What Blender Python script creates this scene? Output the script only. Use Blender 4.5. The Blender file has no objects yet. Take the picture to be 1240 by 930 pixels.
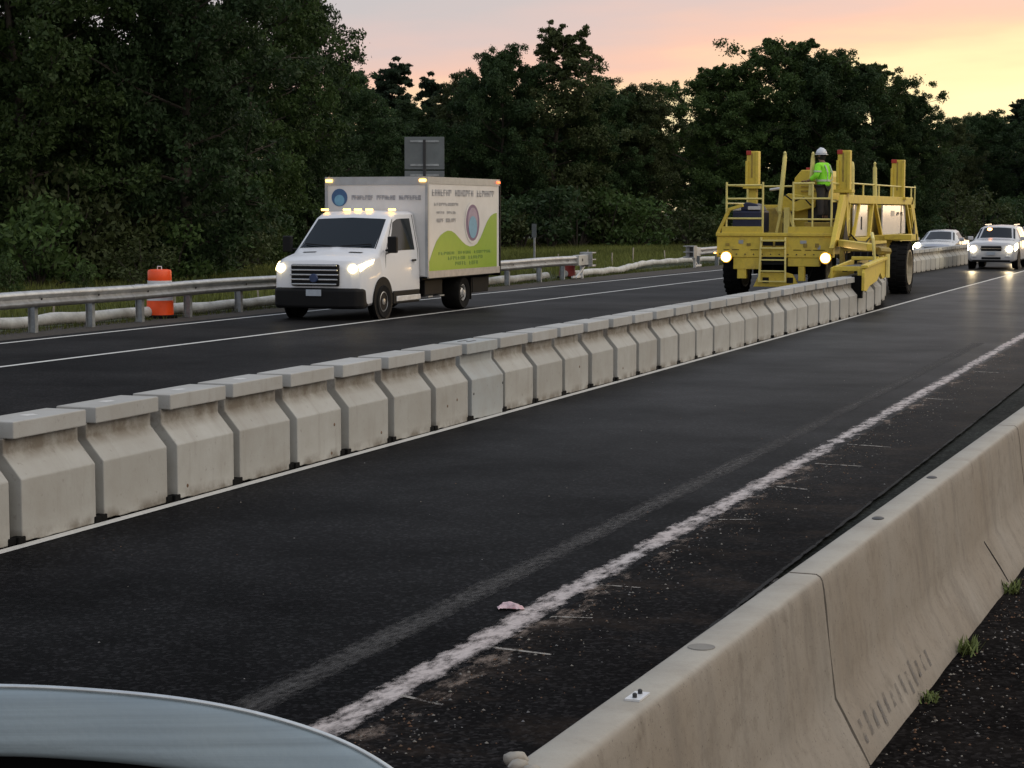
import bpy, bmesh, math, random
import numpy as np
from mathutils import Vector, Matrix, noise
R = math.radians
rnd = random.Random(7)
scene = bpy.context.scene
COL = scene.collection

# ------------------------------------------------------------------ camera
VX, VY, FPX, HC = 1497.0, 256.0, 2335.0, 2.2
pitch = math.atan((465 - VY) / FPX)
yaw = math.atan((VX - 620) * math.cos(pitch) / FPX)
cam = bpy.data.cameras.new('camera')
cam.sensor_width = 36.0
cam.lens = FPX / 1240 * 36
cam.clip_start = 0.05
cam.clip_end = 6000
camo = bpy.data.objects.new('camera', cam)
COL.objects.link(camo)
camo.location = (0, 0, HC)
camo.rotation_euler = (math.pi / 2 - pitch, 0, yaw)
scene.camera = camo

# ------------------------------------------------------------------ world: dusk sky
SUN_EL, SUN_AZ = R(2.0), R(6.0)
w = bpy.data.worlds.new('World')
scene.world = w
w.use_nodes = True
nt = w.node_tree
for n in list(nt.nodes):
    nt.nodes.remove(n)
def WN(t, **k):
    n = nt.nodes.new(t)
    for a, b in k.items():
        setattr(n, a, b)
    return n
def wmath(op, a, b=None, clamp=False):
    n = WN('ShaderNodeMath', operation=op); n.use_clamp = clamp
    for i, v in enumerate((a, b)):
        if v is None: continue
        if isinstance(v, (int, float)): n.inputs[i].default_value = v
        else: nt.links.new(v, n.inputs[i])
    return n.outputs[0]
def wramp(fac, stops):
    n = WN('ShaderNodeValToRGB'); cr = n.color_ramp
    cr.elements[0].position, cr.elements[0].color = stops[0][0], (*stops[0][1], 1)
    cr.elements[1].position, cr.elements[1].color = stops[-1][0], (*stops[-1][1], 1)
    for p_, c_ in stops[1:-1]:
        e = cr.elements.new(p_); e.color = (*c_, 1)
    nt.links.new(fac, n.inputs[0]); return n.outputs[0]
tc = WN('ShaderNodeTexCoord')
sp = WN('ShaderNodeSeparateXYZ'); nt.links.new(tc.outputs['Generated'], sp.inputs[0])
az = wmath('MULTIPLY', wmath('ARCTAN2', sp.outputs[0], sp.outputs[1]), 57.2958)
el = wmath('MULTIPLY', wmath('ARCSINE', sp.outputs[2]), 57.2958)
cb = WN('ShaderNodeCombineXYZ'); nt.links.new(wmath('MULTIPLY', az, 0.11), cb.inputs[0]); nt.links.new(wmath('MULTIPLY', el, 0.55), cb.inputs[1])
nz = WN('ShaderNodeTexNoise'); nz.inputs['Scale'].default_value = 1.0; nz.inputs['Detail'].default_value = 5.0; nz.inputs['Roughness'].default_value = 0.5
nt.links.new(cb.outputs[0], nz.inputs['Vector'])
cb2 = WN('ShaderNodeCombineXYZ'); nt.links.new(wmath('MULTIPLY', az, 0.35), cb2.inputs[0]); nt.links.new(wmath('ADD', wmath('MULTIPLY', el, 2.6), wmath('MULTIPLY', az, -0.12)), cb2.inputs[1]); cb2.inputs[2].default_value = 4.0
nz2 = WN('ShaderNodeTexNoise'); nz2.inputs['Scale'].default_value = 0.6; nz2.inputs['Detail'].default_value = 3.0
nt.links.new(cb2.outputs[0], nz2.inputs['Vector'])
azf = wmath('SUBTRACT', 4.0, wmath('ABSOLUTE', wmath('SUBTRACT', az, 4.0)))
q = wmath('SUBTRACT', wmath('DIVIDE', wmath('ADD', azf, 22.0), 14.0), wmath('DIVIDE', wmath('SUBTRACT', el, 4.0), 1.9))
q = wmath('ADD', q, wmath('MULTIPLY', wmath('SUBTRACT', nz.outputs['Fac'], 0.5), 1.5))
q = wmath('ADD', q, wmath('MULTIPLY', wmath('SUBTRACT', nz2.outputs['Fac'], 0.5), 0.7))
qq = wmath('DIVIDE', wmath('ADD', q, 1.5), 3.5, clamp=True)
low = wramp(qq, [(0.08, (.56, .53, .56)), (0.26, (.68, .54, .54)), (0.46, (.88, .56, .47)), (0.58, (.96, .68, .46)), (0.70, (1.0, .86, .52)), (0.84, (1.05, .95, .60))])
up = wramp(wmath('DIVIDE', el, 90.0, clamp=True), [(0.07, (1.02, .90, .84)), (0.14, (1.22, 1.15, 1.08)), (0.35, (1.15, 1.12, 1.08)), (0.6, (.88, .92, 1.02)), (1.0, (.84, .91, 1.06))])
# the open western side of the sky (over the road on the right) glows warm, the side behind the camera is cooler and dimmer
dv = WN('ShaderNodeVectorMath', operation='DOT_PRODUCT'); nt.links.new(tc.outputs['Generated'], dv.inputs[0]); dv.inputs[1].default_value = Vector((1, .18, .22)).normalized()
sidef = wmath('POWER', wmath('ADD', wmath('MULTIPLY', dv.outputs['Value'], .5), .5, clamp=True), 2.2)
sidec = wramp(sidef, [(0.0, (.44, .50, .60)), (0.22, (.60, .66, .76)), (0.55, (1.15, 1.12, 1.06)), (1.0, (1.75, 1.58, 1.36))])
um = WN('ShaderNodeMix', data_type='RGBA', blend_type='MULTIPLY'); um.inputs[0].default_value = 1.0; nt.links.new(up, um.inputs[6]); nt.links.new(sidec, um.inputs[7]); up = um.outputs[2]
mf = wmath('DIVIDE', wmath('SUBTRACT', el, 6.0), 12.0, clamp=True)
mx = WN('ShaderNodeMix', data_type='RGBA'); nt.links.new(mf, mx.inputs[0]); nt.links.new(low, mx.inputs[6]); nt.links.new(up, mx.inputs[7])
bg1 = WN('ShaderNodeBackground'); nt.links.new(mx.outputs[2], bg1.inputs[0]); bg1.inputs[1].default_value = 0.96
sky = WN('ShaderNodeTexSky'); sky.sky_type = 'NISHITA'; sky.sun_disc = False
sky.sun_elevation = SUN_EL; sky.sun_rotation = SUN_AZ
bg2 = WN('ShaderNodeBackground'); nt.links.new(sky.outputs[0], bg2.inputs[0]); bg2.inputs[1].default_value = 0.02
ad = WN('ShaderNodeAddShader'); nt.links.new(bg1.outputs[0], ad.inputs[0]); nt.links.new(bg2.outputs[0], ad.inputs[1])
wo = WN('ShaderNodeOutputWorld'); nt.links.new(ad.outputs[0], wo.inputs[0])

sl = bpy.data.lights.new('sun', 'SUN'); sl.energy = 0.12; sl.angle = R(12); sl.color = (1, .72, .45)
slo = bpy.data.objects.new('sun', sl); COL.objects.link(slo)
sdir = Vector((math.sin(SUN_AZ) * math.cos(SUN_EL), math.cos(SUN_AZ) * math.cos(SUN_EL), math.sin(SUN_EL)))
slo.rotation_euler = sdir.to_track_quat('Z', 'Y').to_euler()
slo.location = (0, 60, 30)
scene.view_settings.view_transform = 'Standard'
scene.view_settings.look = 'None'
scene.view_settings.gamma = 1
scene.view_settings.exposure = 0.0

# ------------------------------------------------------------------ helpers
def mk(name, base, rough=.6, metal=0., var=.15, scale=6., bump=0., bscale=40., spec=.5, stain=None, stain_amt=.5,
       stain_scale=1.5, coord='Object', objrand=0., coat=0., stretch=None):
    m = bpy.data.materials.new(name); m.use_nodes = True
    t = m.node_tree; b = t.nodes['Principled BSDF']
    b.inputs['Roughness'].default_value = rough; b.inputs['Metallic'].default_value = metal
    b.inputs['Specular IOR Level'].default_value = spec
    if coat: b.inputs['Coat Weight'].default_value = coat; b.inputs['Coat Roughness'].default_value = .08
    co = t.nodes.new('ShaderNodeTexCoord'); vec = co.outputs[coord]
    oi = t.nodes.new('ShaderNodeObjectInfo')
    va = t.nodes.new('ShaderNodeVectorMath'); va.operation = 'MULTIPLY_ADD'
    t.links.new(oi.outputs['Random'], va.inputs[0]); va.inputs[1].default_value = (37, 53, 71); t.links.new(vec, va.inputs[2])
    if stretch:
        sc = t.nodes.new('ShaderNodeVectorMath'); sc.operation = 'MULTIPLY'; sc.inputs[1].default_value = stretch
        t.links.new(va.outputs[0], sc.inputs[0]); V = sc.outputs[0]
    else: V = va.outputs[0]
    n1 = t.nodes.new('ShaderNodeTexNoise'); n1.inputs['Scale'].default_value = scale; n1.inputs['Detail'].default_value = 6; n1.inputs['Roughness'].default_value = .65
    t.links.new(V, n1.inputs['Vector'])
    mr = t.nodes.new('ShaderNodeMapRange'); mr.inputs[1].default_value = .3; mr.inputs[2].default_value = .7
    mr.inputs[3].default_value = 1 - var; mr.inputs[4].default_value = 1 + var; t.links.new(n1.outputs['Fac'], mr.inputs[0])
    fac = mr.outputs[0]
    if objrand:
        r2 = t.nodes.new('ShaderNodeMapRange'); r2.inputs[3].default_value = 1 - objrand; r2.inputs[4].default_value = 1 + objrand
        t.links.new(oi.outputs['Random'], r2.inputs[0])
        mm = t.nodes.new('ShaderNodeMath'); mm.operation = 'MULTIPLY'; t.links.new(fac, mm.inputs[0]); t.links.new(r2.outputs[0], mm.inputs[1]); fac = mm.outputs[0]
    sc2 = t.nodes.new('ShaderNodeVectorMath'); sc2.operation = 'SCALE'; sc2.inputs[0].default_value = base; t.links.new(fac, sc2.inputs['Scale'])
    col = sc2.outputs[0]
    if stain:
        n2 = t.nodes.new('ShaderNodeTexNoise'); n2.inputs['Scale'].default_value = stain_scale; n2.inputs['Detail'].default_value = 8; n2.inputs['Roughness'].default_value = .7
        t.links.new(V, n2.inputs['Vector'])
        m2 = t.nodes.new('ShaderNodeMapRange'); m2.inputs[1].default_value = .48; m2.inputs[2].default_value = .72; m2.inputs[4].default_value = stain_amt
        t.links.new(n2.outputs['Fac'], m2.inputs[0])
        mi = t.nodes.new('ShaderNodeMix'); mi.data_type = 'RGBA'; t.links.new(m2.outputs[0], mi.inputs[0]); t.links.new(col, mi.inputs[6]); mi.inputs[7].default_value = (*stain, 1)
        col = mi.outputs[2]
    t.links.new(col, b.inputs['Base Color'])
    if bump:
        n3 = t.nodes.new('ShaderNodeTexNoise'); n3.inputs['Scale'].default_value = bscale; n3.inputs['Detail'].default_value = 4; t.links.new(co.outputs[coord], n3.inputs['Vector'])
        bp = t.nodes.new('ShaderNodeBump'); bp.inputs['Strength'].default_value = bump; bp.inputs['Distance'].default_value = .01
        t.links.new(n3.outputs['Fac'], bp.inputs['Height']); t.links.new(bp.outputs[0], b.inputs['Normal'])
    return m
def emit(name, col, s):
    m = bpy.data.materials.new(name); m.use_nodes = True; b = m.node_tree.nodes['Principled BSDF']
    b.inputs['Base Color'].default_value = (*[min(c, .9) for c in col], 1); b.inputs['Emission Color'].default_value = (*col, 1); b.inputs['Emission Strength'].default_value = s
    b.inputs['Roughness'].default_value = .3
    return m

class MB:
    """collects shapes and links them as one mesh"""
    def __init__(s): s.v = []; s.f = []; s.mi = []; s.cur = 0
    def add(s, vs, fs):
        o = len(s.v); s.v += [tuple(p) for p in vs]
        for f in fs: s.f.append([i + o for i in f]); s.mi.append(s.cur)
        return s
    def box(s, c, d, rot=None):
        h = [x / 2 for x in d]; P = []
        for sx in (-1, 1):
            for sy in (-1, 1):
                for sz in (-1, 1):
                    p = Vector((sx * h[0], sy * h[1], sz * h[2]))
                    if rot is not None: p = rot @ p
                    P.append(p + Vector(c))
        return s.add(P, [(0, 1, 3, 2), (4, 6, 7, 5), (0, 4, 5, 1), (2, 3, 7, 6), (0, 2, 6, 4), (1, 5, 7, 3)])
    def bx(s, x0, x1, y0, y1, z0, z1): return s.box(((x0 + x1) / 2, (y0 + y1) / 2, (z0 + z1) / 2), (abs(x1 - x0), abs(y1 - y0), abs(z1 - z0)))
    def bar(s, a, b, w, h=None):
        a = Vector(a); b = Vector(b); h = h or w; d = b - a; L = d.length; q = d.to_track_quat('Y', 'Z').to_matrix()
        return s.box((a + b) / 2, (w, L, h), q)
    def tube(s, pts, r, n=8, r2=None, cap=True, closed=False):
        pts = [Vector(p) for p in pts]; m = len(pts); rings = []
        for i, p in enumerate(pts):
            if closed: d = pts[(i + 1) % m] - pts[i - 1]
            else: d = pts[min(i + 1, m - 1)] - pts[max(i - 1, 0)]
            q = d.to_track_quat('Z', 'Y').to_matrix()
            rr = r if not callable(r) else r(i / (m - 1))
            if r2 is not None: rr = r + (r2 - r) * i / (m - 1)
            rings.append([p + q @ Vector((math.cos(2 * math.pi * k / n) * rr, math.sin(2 * math.pi * k / n) * rr, 0)) for k in range(n)])
        V = [v for r_ in rings for v in r_]; F = []
        for i in range(m if closed else m - 1):
            j = (i + 1) % m
            for k in range(n): F.append((i * n + k, i * n + (k + 1) % n, j * n + (k + 1) % n, j * n + k))
        if cap and not closed: F += [tuple(reversed(range(n))), tuple((m - 1) * n + k for k in range(n))]
        return s.add(V, F)
    def lathe(s, prof, c=(0, 0, 0), axis='Z', n=24):
        V = []; F = []
        for r, h in prof:
            for k in range(n):
                a = 2 * math.pi * k / n; x, y = r * math.cos(a), r * math.sin(a)
                p = (x, y, h) if axis == 'Z' else ((h, x, y) if axis == 'X' else (x, h, y))
                V.append(Vector(p) + Vector(c))
        for i in range(len(prof) - 1):
            for k in range(n): F.append((i * n + k, i * n + (k + 1) % n, (i + 1) * n + (k + 1) % n, (i + 1) * n + k))
        return s.add(V, F)
    def prism(s, poly, axis, a, b):
        """poly of 2D points extruded between a and b on axis (X: poly=(y,z), Y: poly=(x,z), Z: poly=(x,y))"""
        n = len(poly)
        def P(u, v, t): return (t, u, v) if axis == 'X' else ((u, t, v) if axis == 'Y' else (u, v, t))
        V = [P(u, v, a) for u, v in poly] + [P(u, v, b) for u, v in poly]
        F = [tuple(range(n)), tuple(range(2 * n - 1, n - 1, -1))] + [(i, (i + 1) % n, n + (i + 1) % n, n + i) for i in range(n)]
        return s.add(V, F)
    def loft(s, rings, closed=True, cap=True):
        n = len(rings[0]); V = [v for r in rings for v in r]; F = []
        for i in range(len(rings) - 1):
            for k in range(n if closed else n - 1): F.append((i * n + k, i * n + (k + 1) % n, (i + 1) * n + (k + 1) % n, (i + 1) * n + k))
        if cap: F += [tuple(range(n)), tuple(reversed(range((len(rings) - 1) * n, len(rings) * n)))]
        return s.add(V, F)
    def build(s, name, mats, parent=None, smooth=None, bevel=0, seg=2, norm=True):
        me = bpy.data.meshes.new(name); me.from_pydata(s.v, [], s.f)
        mats = mats if isinstance(mats, (list, tuple)) else [mats]
        for m in mats: me.materials.append(m)
        if len(mats) > 1: me.polygons.foreach_set('material_index', s.mi)
        if norm:
            b = bmesh.new(); b.from_mesh(me); bmesh.ops.recalc_face_normals(b, faces=b.faces); b.to_mesh(me); b.free()
        if smooth is not None:
            me.shade_smooth()
            me.set_sharp_from_angle(angle=R(smooth))
        o = bpy.data.objects.new(name, me); COL.objects.link(o)
        if parent is not None: o.parent = parent
        if bevel:
            md = o.modifiers.new('bevel', 'BEVEL'); md.width = bevel; md.segments = seg; md.limit_method = 'ANGLE'; md.angle_limit = R(35)
        return o
def tag(o, label=None, cat=None, group=None, kind=None):
    if label: o['label'] = label
    if cat: o['category'] = cat
    if group: o['group'] = group
    if kind: o['kind'] = kind
    return o
def empty(name, loc=(0, 0, 0), rz=0.):
    o = bpy.data.objects.new(name, None); o.empty_display_size = .3; COL.objects.link(o); o.location = loc; o.rotation_euler = (0, 0, rz); return o
def copy_tree(o, parent=None):
    c = o.copy(); COL.objects.link(c)
    if parent is not None: c.parent = parent
    for ch in list(o.children): copy_tree(ch, c)
    return c
def spot(parent, loc, aim, power, col, size=70, blend=.7, rad=.06):
    l = bpy.data.lights.new('headlamp_light', 'SPOT'); l.energy = power; l.color = col; l.spot_size = R(size); l.spot_blend = blend; l.shadow_soft_size = rad
    o = bpy.data.objects.new('headlamp_light', l); COL.objects.link(o); o.parent = parent; o.location = loc
    o.rotation_euler = (Vector(aim) - Vector(loc)).to_track_quat('-Z', 'Y').to_euler()
    return o
def seedrand(s): return random.Random(s)
# ------------------------------------------------------------------ materials of the setting
def asphalt(name, base, rough, patch=None, amt=.5, pscale=.35, coarse=.25, spec=.45):
    m = bpy.data.materials.new(name); m.use_nodes = True; t = m.node_tree; b = t.nodes['Principled BSDF']
    N = t.nodes.new; L = t.links.new
    co = N('ShaderNodeTexCoord').outputs['Object']
    fine = N('ShaderNodeTexNoise'); fine.inputs['Scale'].default_value = 34; fine.inputs['Detail'].default_value = 8; fine.inputs['Roughness'].default_value = .8; L(co, fine.inputs['Vector'])
    vor = N('ShaderNodeTexVoronoi'); vor.inputs['Scale'].default_value = 48; L(co, vor.inputs['Vector'])
    big = N('ShaderNodeTexNoise'); big.inputs['Scale'].default_value = pscale; big.inputs['Detail'].default_value = 7; big.inputs['Roughness'].default_value = .6; L(co, big.inputs['Vector'])
    st = N('ShaderNodeVectorMath'); st.operation = 'MULTIPLY'; st.inputs[1].default_value = (2.2, .06, 1); L(co, st.inputs[0])
    tr = N('ShaderNodeTexNoise'); tr.inputs['Scale'].default_value = 1.; tr.inputs['Detail'].default_value = 3; L(st.outputs[0], tr.inputs['Vector'])
    def rg(src, a, b_, c, d):
        r = N('ShaderNodeMapRange'); r.inputs[1].default_value = a; r.inputs[2].default_value = b_; r.inputs[3].default_value = c; r.inputs[4].default_value = d; L(src, r.inputs[0]); return r.outputs[0]
    def mul(a, b_):
        r = N('ShaderNodeMath'); r.operation = 'MULTIPLY'; L(a, r.inputs[0]); L(b_, r.inputs[1]); return r.outputs[0]
    k = mul(rg(fine.outputs['Fac'], .25, .75, 1 - 2 * coarse, 1 + 2 * coarse), rg(big.outputs['Fac'], .35, .65, .62, 1.45))
    k = mul(k, rg(tr.outputs['Fac'], .3, .7, .92, 1.08))
    k = mul(k, rg(vor.outputs['Color'], .55, 1, .72, 2.6))
    sc = N('ShaderNodeVectorMath'); sc.operation = 'SCALE'; sc.inputs[0].default_value = base; L(k, sc.inputs['Scale']); col = sc.outputs[0]
    if patch:
        p2 = N('ShaderNodeTexNoise'); p2.inputs['Scale'].default_value = 1.6; p2.inputs['Detail'].default_value = 9; p2.inputs['Roughness'].default_value = .72; L(co, p2.inputs['Vector'])
        mi = N('ShaderNodeMix'); mi.data_type = 'RGBA'; L(rg(p2.outputs['Fac'], .5, .72, 0, amt), mi.inputs[0]); L(col, mi.inputs[6]); mi.inputs[7].default_value = (*patch, 1); col = mi.outputs[2]
    L(col, b.inputs['Base Color'])
    L(rg(big.outputs['Fac'], .3, .7, rough - .06, rough + .06), b.inputs['Roughness']); b.inputs['Specular IOR Level'].default_value = spec
    bp = N('ShaderNodeBump'); bp.inputs['Strength'].default_value = .6; bp.inputs['Distance'].default_value = .006; L(fine.outputs['Fac'], bp.inputs['Height']); L(bp.outputs[0], b.inputs['Normal'])
    # coarse mineral surface: mostly matt, with a sheen only at very flat viewing angles
    b.inputs['Specular IOR Level'].default_value = 0.
    lw = N('ShaderNodeLayerWeight'); lw.inputs['Blend'].default_value = .5
    pw = N('ShaderNodeMath'); pw.operation = 'POWER'; L(lw.outputs['Facing'], pw.inputs[0]); pw.inputs[1].default_value = 13.
    fm_ = N('ShaderNodeMath'); fm_.operation = 'MULTIPLY'; L(pw.outputs[0], fm_.inputs[0]); L(rg(big.outputs['Fac'], .3, .7, spec * .85, spec * 1.15), fm_.inputs[1])
    gl_ = N('ShaderNodeBsdfGlossy'); gl_.inputs['Roughness'].default_value = .34; L(bp.outputs[0], gl_.inputs['Normal'])
    ms_ = N('ShaderNodeMixShader'); L(fm_.outputs[0], ms_.inputs[0]); L(b.outputs[0], ms_.inputs[1]); L(gl_.outputs[0], ms_.inputs[2]); L(ms_.outputs[0], t.nodes['Material Output'].inputs[0])
    return m
def worn_paint(name, col, under, lo, hi, scale=5., alpha_edge=None, rough=.6):
    """paint broken up by wear; the worn places are cut out so the asphalt under it shows"""
    m = bpy.data.materials.new(name); m.use_nodes = True; t = m.node_tree; b = t.nodes['Principled BSDF']; N = t.nodes.new; L = t.links.new
    tcn = N('ShaderNodeTexCoord'); co = tcn.outputs['Object']
    s = N('ShaderNodeVectorMath'); s.operation = 'MULTIPLY'; s.inputs[1].default_value = (1, .45, 1); L(co, s.inputs[0])
    n = N('ShaderNodeTexNoise'); n.inputs['Scale'].default_value = scale; n.inputs['Detail'].default_value = 10; n.inputs['Roughness'].default_value = .75; L(s.outputs[0], n.inputs['Vector'])
    n2 = N('ShaderNodeTexNoise'); n2.inputs['Scale'].default_value = .7; n2.inputs['Detail'].default_value = 3; L(co, n2.inputs['Vector'])
    val = n.outputs['Fac']
    def M(op, a, b_):
        r = N('ShaderNodeMath'); r.operation = op
        for i, v in enumerate((a, b_)):
            if isinstance(v, (int, float)): r.inputs[i].default_value = v
            else: L(v, r.inputs[i])
        return r.outputs[0]
    val = M('ADD', val, M('MULTIPLY', M('SUBTRACT', n2.outputs['Fac'], .5), .25))
    if alpha_edge:
        at = N('ShaderNodeAttribute'); at.attribute_name = 'edge'
        val = M('SUBTRACT', val, M('MULTIPLY', at.outputs['Fac'], alpha_edge))
    r = N('ShaderNodeMapRange'); r.inputs[1].default_value = lo; r.inputs[2].default_value = hi; L(val, r.inputs[0])
    mi = N('ShaderNodeMix'); mi.data_type = 'RGBA'; L(n2.outputs['Fac'], mi.inputs[0]); mi.inputs[6].default_value = (*col, 1); mi.inputs[7].default_value = (*under, 1)
    f2 = N('ShaderNodeTexNoise'); f2.inputs['Scale'].default_value = 30; f2.inputs['Detail'].default_value = 5; L(co, f2.inputs['Vector'])
    sc = N('ShaderNodeVectorMath'); sc.operation = 'SCALE'; L(mi.outputs[2], sc.inputs[0])
    mr = N('ShaderNodeMapRange'); mr.inputs[3].default_value = .7; mr.inputs[4].default_value = 1.25; L(f2.outputs['Fac'], mr.inputs[0]); L(mr.outputs[0], sc.inputs['Scale'])
    L(sc.outputs[0], b.inputs['Base Color']); L(r.outputs[0], b.inputs['Alpha']); b.inputs['Roughness'].default_value = rough
    return m
M_ROAD = asphalt('asphalt_new', (.0088, .0088, .0094), .74, spec=.30, pscale=.6)
M_ROADL = asphalt('asphalt_left', (.0115, .0109, .0111), .70, spec=.16)
M_OLD = asphalt('asphalt_dirty', (.0105, .0098, .0098), .75, patch=(.05, .036, .027), amt=.55, coarse=.35, spec=.2)
M_EDGE = asphalt('asphalt_edge', (.019, .021, .0185), .8, patch=(.06, .06, .052), amt=.4, coarse=.35, spec=.12)
M_SHO = asphalt('shoulder_asphalt', (.0105, .0095, .0092), .8, patch=(.028, .024, .021), amt=.4, coarse=.4, spec=.1)
M_DIRT = mk('dirt', (.030, .024, .018), .95, var=.6, scale=9, bump=.6, bscale=20)
M_GRASSG = mk('grass_ground', (.028, .038, .013), .95, var=.5, scale=2.5, stain=(.045, .05, .02), stain_scale=.3, stain_amt=.6)

def sheet(name, pts_l, pts_r, z, mat, sub=1, edge=False, kind='structure'):
    """sheet between two polylines (same length)"""
    me = bpy.data.meshes.new(name); n = len(pts_l); V = []; F = []; E = []
    K = 4 if edge else 1
    for (a, b) in zip(pts_l, pts_r):
        for k in range(K + 1):
            t = k / K; V.append((a[0] + (b[0] - a[0]) * t, a[1] + (b[1] - a[1]) * t, z)); E.append(abs(2 * t - 1) ** 2)
    for i in range(n - 1):
        for k in range(K): o = i * (K + 1) + k; F.append((o, o + 1, o + K + 2, o + K + 1))
    me.from_pydata(V, [], F)
    if edge:
        at = me.attributes.new('edge', 'FLOAT', 'POINT'); at.data.foreach_set('value', E)
    me.materials.append(mat); o = bpy.data.objects.new(name, me); COL.objects.link(o)
    if me.polygons[0].normal.z < 0: me.flip_normals()
    if kind: o['kind'] = kind
    return o
def lerp_path(path, y):
    for (a, b) in zip(path, path[1:]):
        if y <= b[1]: t = (y - a[1]) / (b[1] - a[1]); return a[0] + (b[0] - a[0]) * t
    a, b = path[-2], path[-1]; return b[0] + (b[0] - a[0]) / (b[1] - a[1]) * (y - b[1])
L1 = [(-19.35, -30), (-19.3, 27), (-19.22, 37), (-18.87, 49), (-18.15, 71), (-16.9, 100), (-14, 160), (-8, 260), (8, 420)]
L2 = [(-16.45, -30), (-16.4, 23), (-16.26, 31), (-16.18, 42), (-15.87, 62), (-15.0, 100), (-12.2, 160), (-6.2, 260), (10, 420)]
LA = [(-7.43, -30), (-7.43, 50), (-7.30, 74), (-6.9, 110), (-4.8, 180), (1, 280), (14, 420)]
LB = [(-3.54, -30), (-3.54, 12), (-3.50, 20), (-3.46, 36), (-3.2, 80), (-1, 160), (4, 260), (18, 420)]
ys = [-30, -10, 0, 4, 8, 12, 16, 20, 25, 30, 36, 42, 50, 58, 66, 74, 84, 96, 110, 130, 160, 200, 260, 330, 420]
def strip(name, path, dx0, dx1, z, mat, y0=-30, y1=420, **k):
    Y = [y0] + [y for y in ys if y0 < y < y1] + [y1]
    return sheet(name, [(lerp_path(path, y) + dx0, y) for y in Y], [(lerp_path(path, y) + dx1, y) for y in Y], z, mat, **k)

# ground: one sheet to the horizon
g = MB()
G = [(-3000, -200), (-60, 0), (-21, 0), (-20, 0), (3000, 0)]
g.add([(-3000, -300, -.06), (3000, -300, -.06), (3000, 4000, -.06), (-3000, 4000, -.06)], [(0, 1, 2, 3)])
gr = g.build('ground', M_GRASSG); gr['kind'] = 'structure'
Y = ys
sheet('verge_dirt', [(lerp_path(L1, y) - 2.2, y) for y in Y], [(lerp_path(L1, y) - .35, y) for y in Y], -.03, M_DIRT)
sheet('left_road', [(lerp_path(L1, y) - .45, y) for y in Y], [(lerp_path(LA, y) + .02, y) for y in Y], -.004, M_ROADL)
sheet('right_road', [(lerp_path(LA, y) + .02, y) for y in Y], [(lerp_path(LB, y) + .98, y) for y in Y], 0., M_ROAD)
strip('worn_road', LB, .12, 1.0, .003, M_OLD)
strip('road_gutter', LB, .98, 2.4, -.02, M_EDGE)
strip('edge_crack', LB, .975, 1.02, .0045, worn_paint('crack_dark', (.003, .003, .003), (.004, .004, .004), .36, .46, 6., .25, 1.), y0=3, y1=80, edge=True)
ridge = strip('edge_ridge', LB, 1.0, 1.055, -.002, worn_paint('ridge_dust', (.13, .12, .11), (.07, .065, .06), .45, .55, 9., .2, .9), y0=6, y1=11.3, edge=True)
P_W = worn_paint('white_paint', (.62, .62, .60), (.5, .49, .46), .22, .30, 9.)
P_B = worn_paint('worn_white_paint', (.52, .49, .48), (.40, .32, .29), .33, .54, 10., .21)
strip('edge_line_barrier', LA, -.045, .045, .004, P_W)
strip('lane_line_truck', L2, -.06, .06, .001, P_W)
strip('edge_line_verge', L1, -.06, .06, .001, P_W)
strip('worn_lane_line', LB, -.12, .095, .005, P_B, y0=2, y1=120, edge=True)
strip('worn_lane_line_dust', LB, -.06, .34, .004, worn_paint('paint_dust', (.20, .15, .12), (.12, .09, .07), .50, .62, 5., .2, .9), y0=2, y1=60, edge=True)
strip('ghost_line', LB, -.62, -.40, .003, worn_paint('ghost_paint', (.044, .042, .041), (.029, .027, .026), .32, .62, 26., .16, .85), y0=5, y1=33, edge=True)
tick = MB()
for (x0, y0, x1, y1, wd) in [(-3.47, 8.95, -3.12, 8.9, .035), (-3.45, 10.7, -3.2, 10.7, .03), (-3.42, 9.75, -3.2, 9.8, .03), (-3.4, 13.3, -3.15, 13.4, .03), (-3.38, 16.6, -2.95, 16.55, .045), (-3.38, 18.1, -2.95, 18.0, .05), (-3.36, 22.9, -3.0, 22.8, .06), (-3.38, 15.1, -3.1, 15.0, .05), (-3.5, 7.9, -3.25, 7.8, .03), (-3.3, 27, -2.9, 26.9, .07)]:
    tick.add([(x0, y0 - wd / 2, .006), (x1, y1 - wd / 3, .006), (x1, y1 + wd / 3, .006), (x0, y0 + wd / 2, .006)], [(0, 1, 2, 3)])
to = tick.build('line_ticks', worn_paint('tick_paint', (.30, .28, .25), (.22, .19, .16), .40, .54, 14.)); to['kind'] = 'structure'
# near shoulder, a kerb-high slab on our side of the concrete wall
SH = .08
s = MB(); s.add([(-2.58, -30, SH), (8, -30, SH), (16, 60, SH), (-.02, 60, SH)], [(0, 1, 2, 3)]); so = s.build('near_shoulder', M_SHO); so['kind'] = 'structure'

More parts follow.
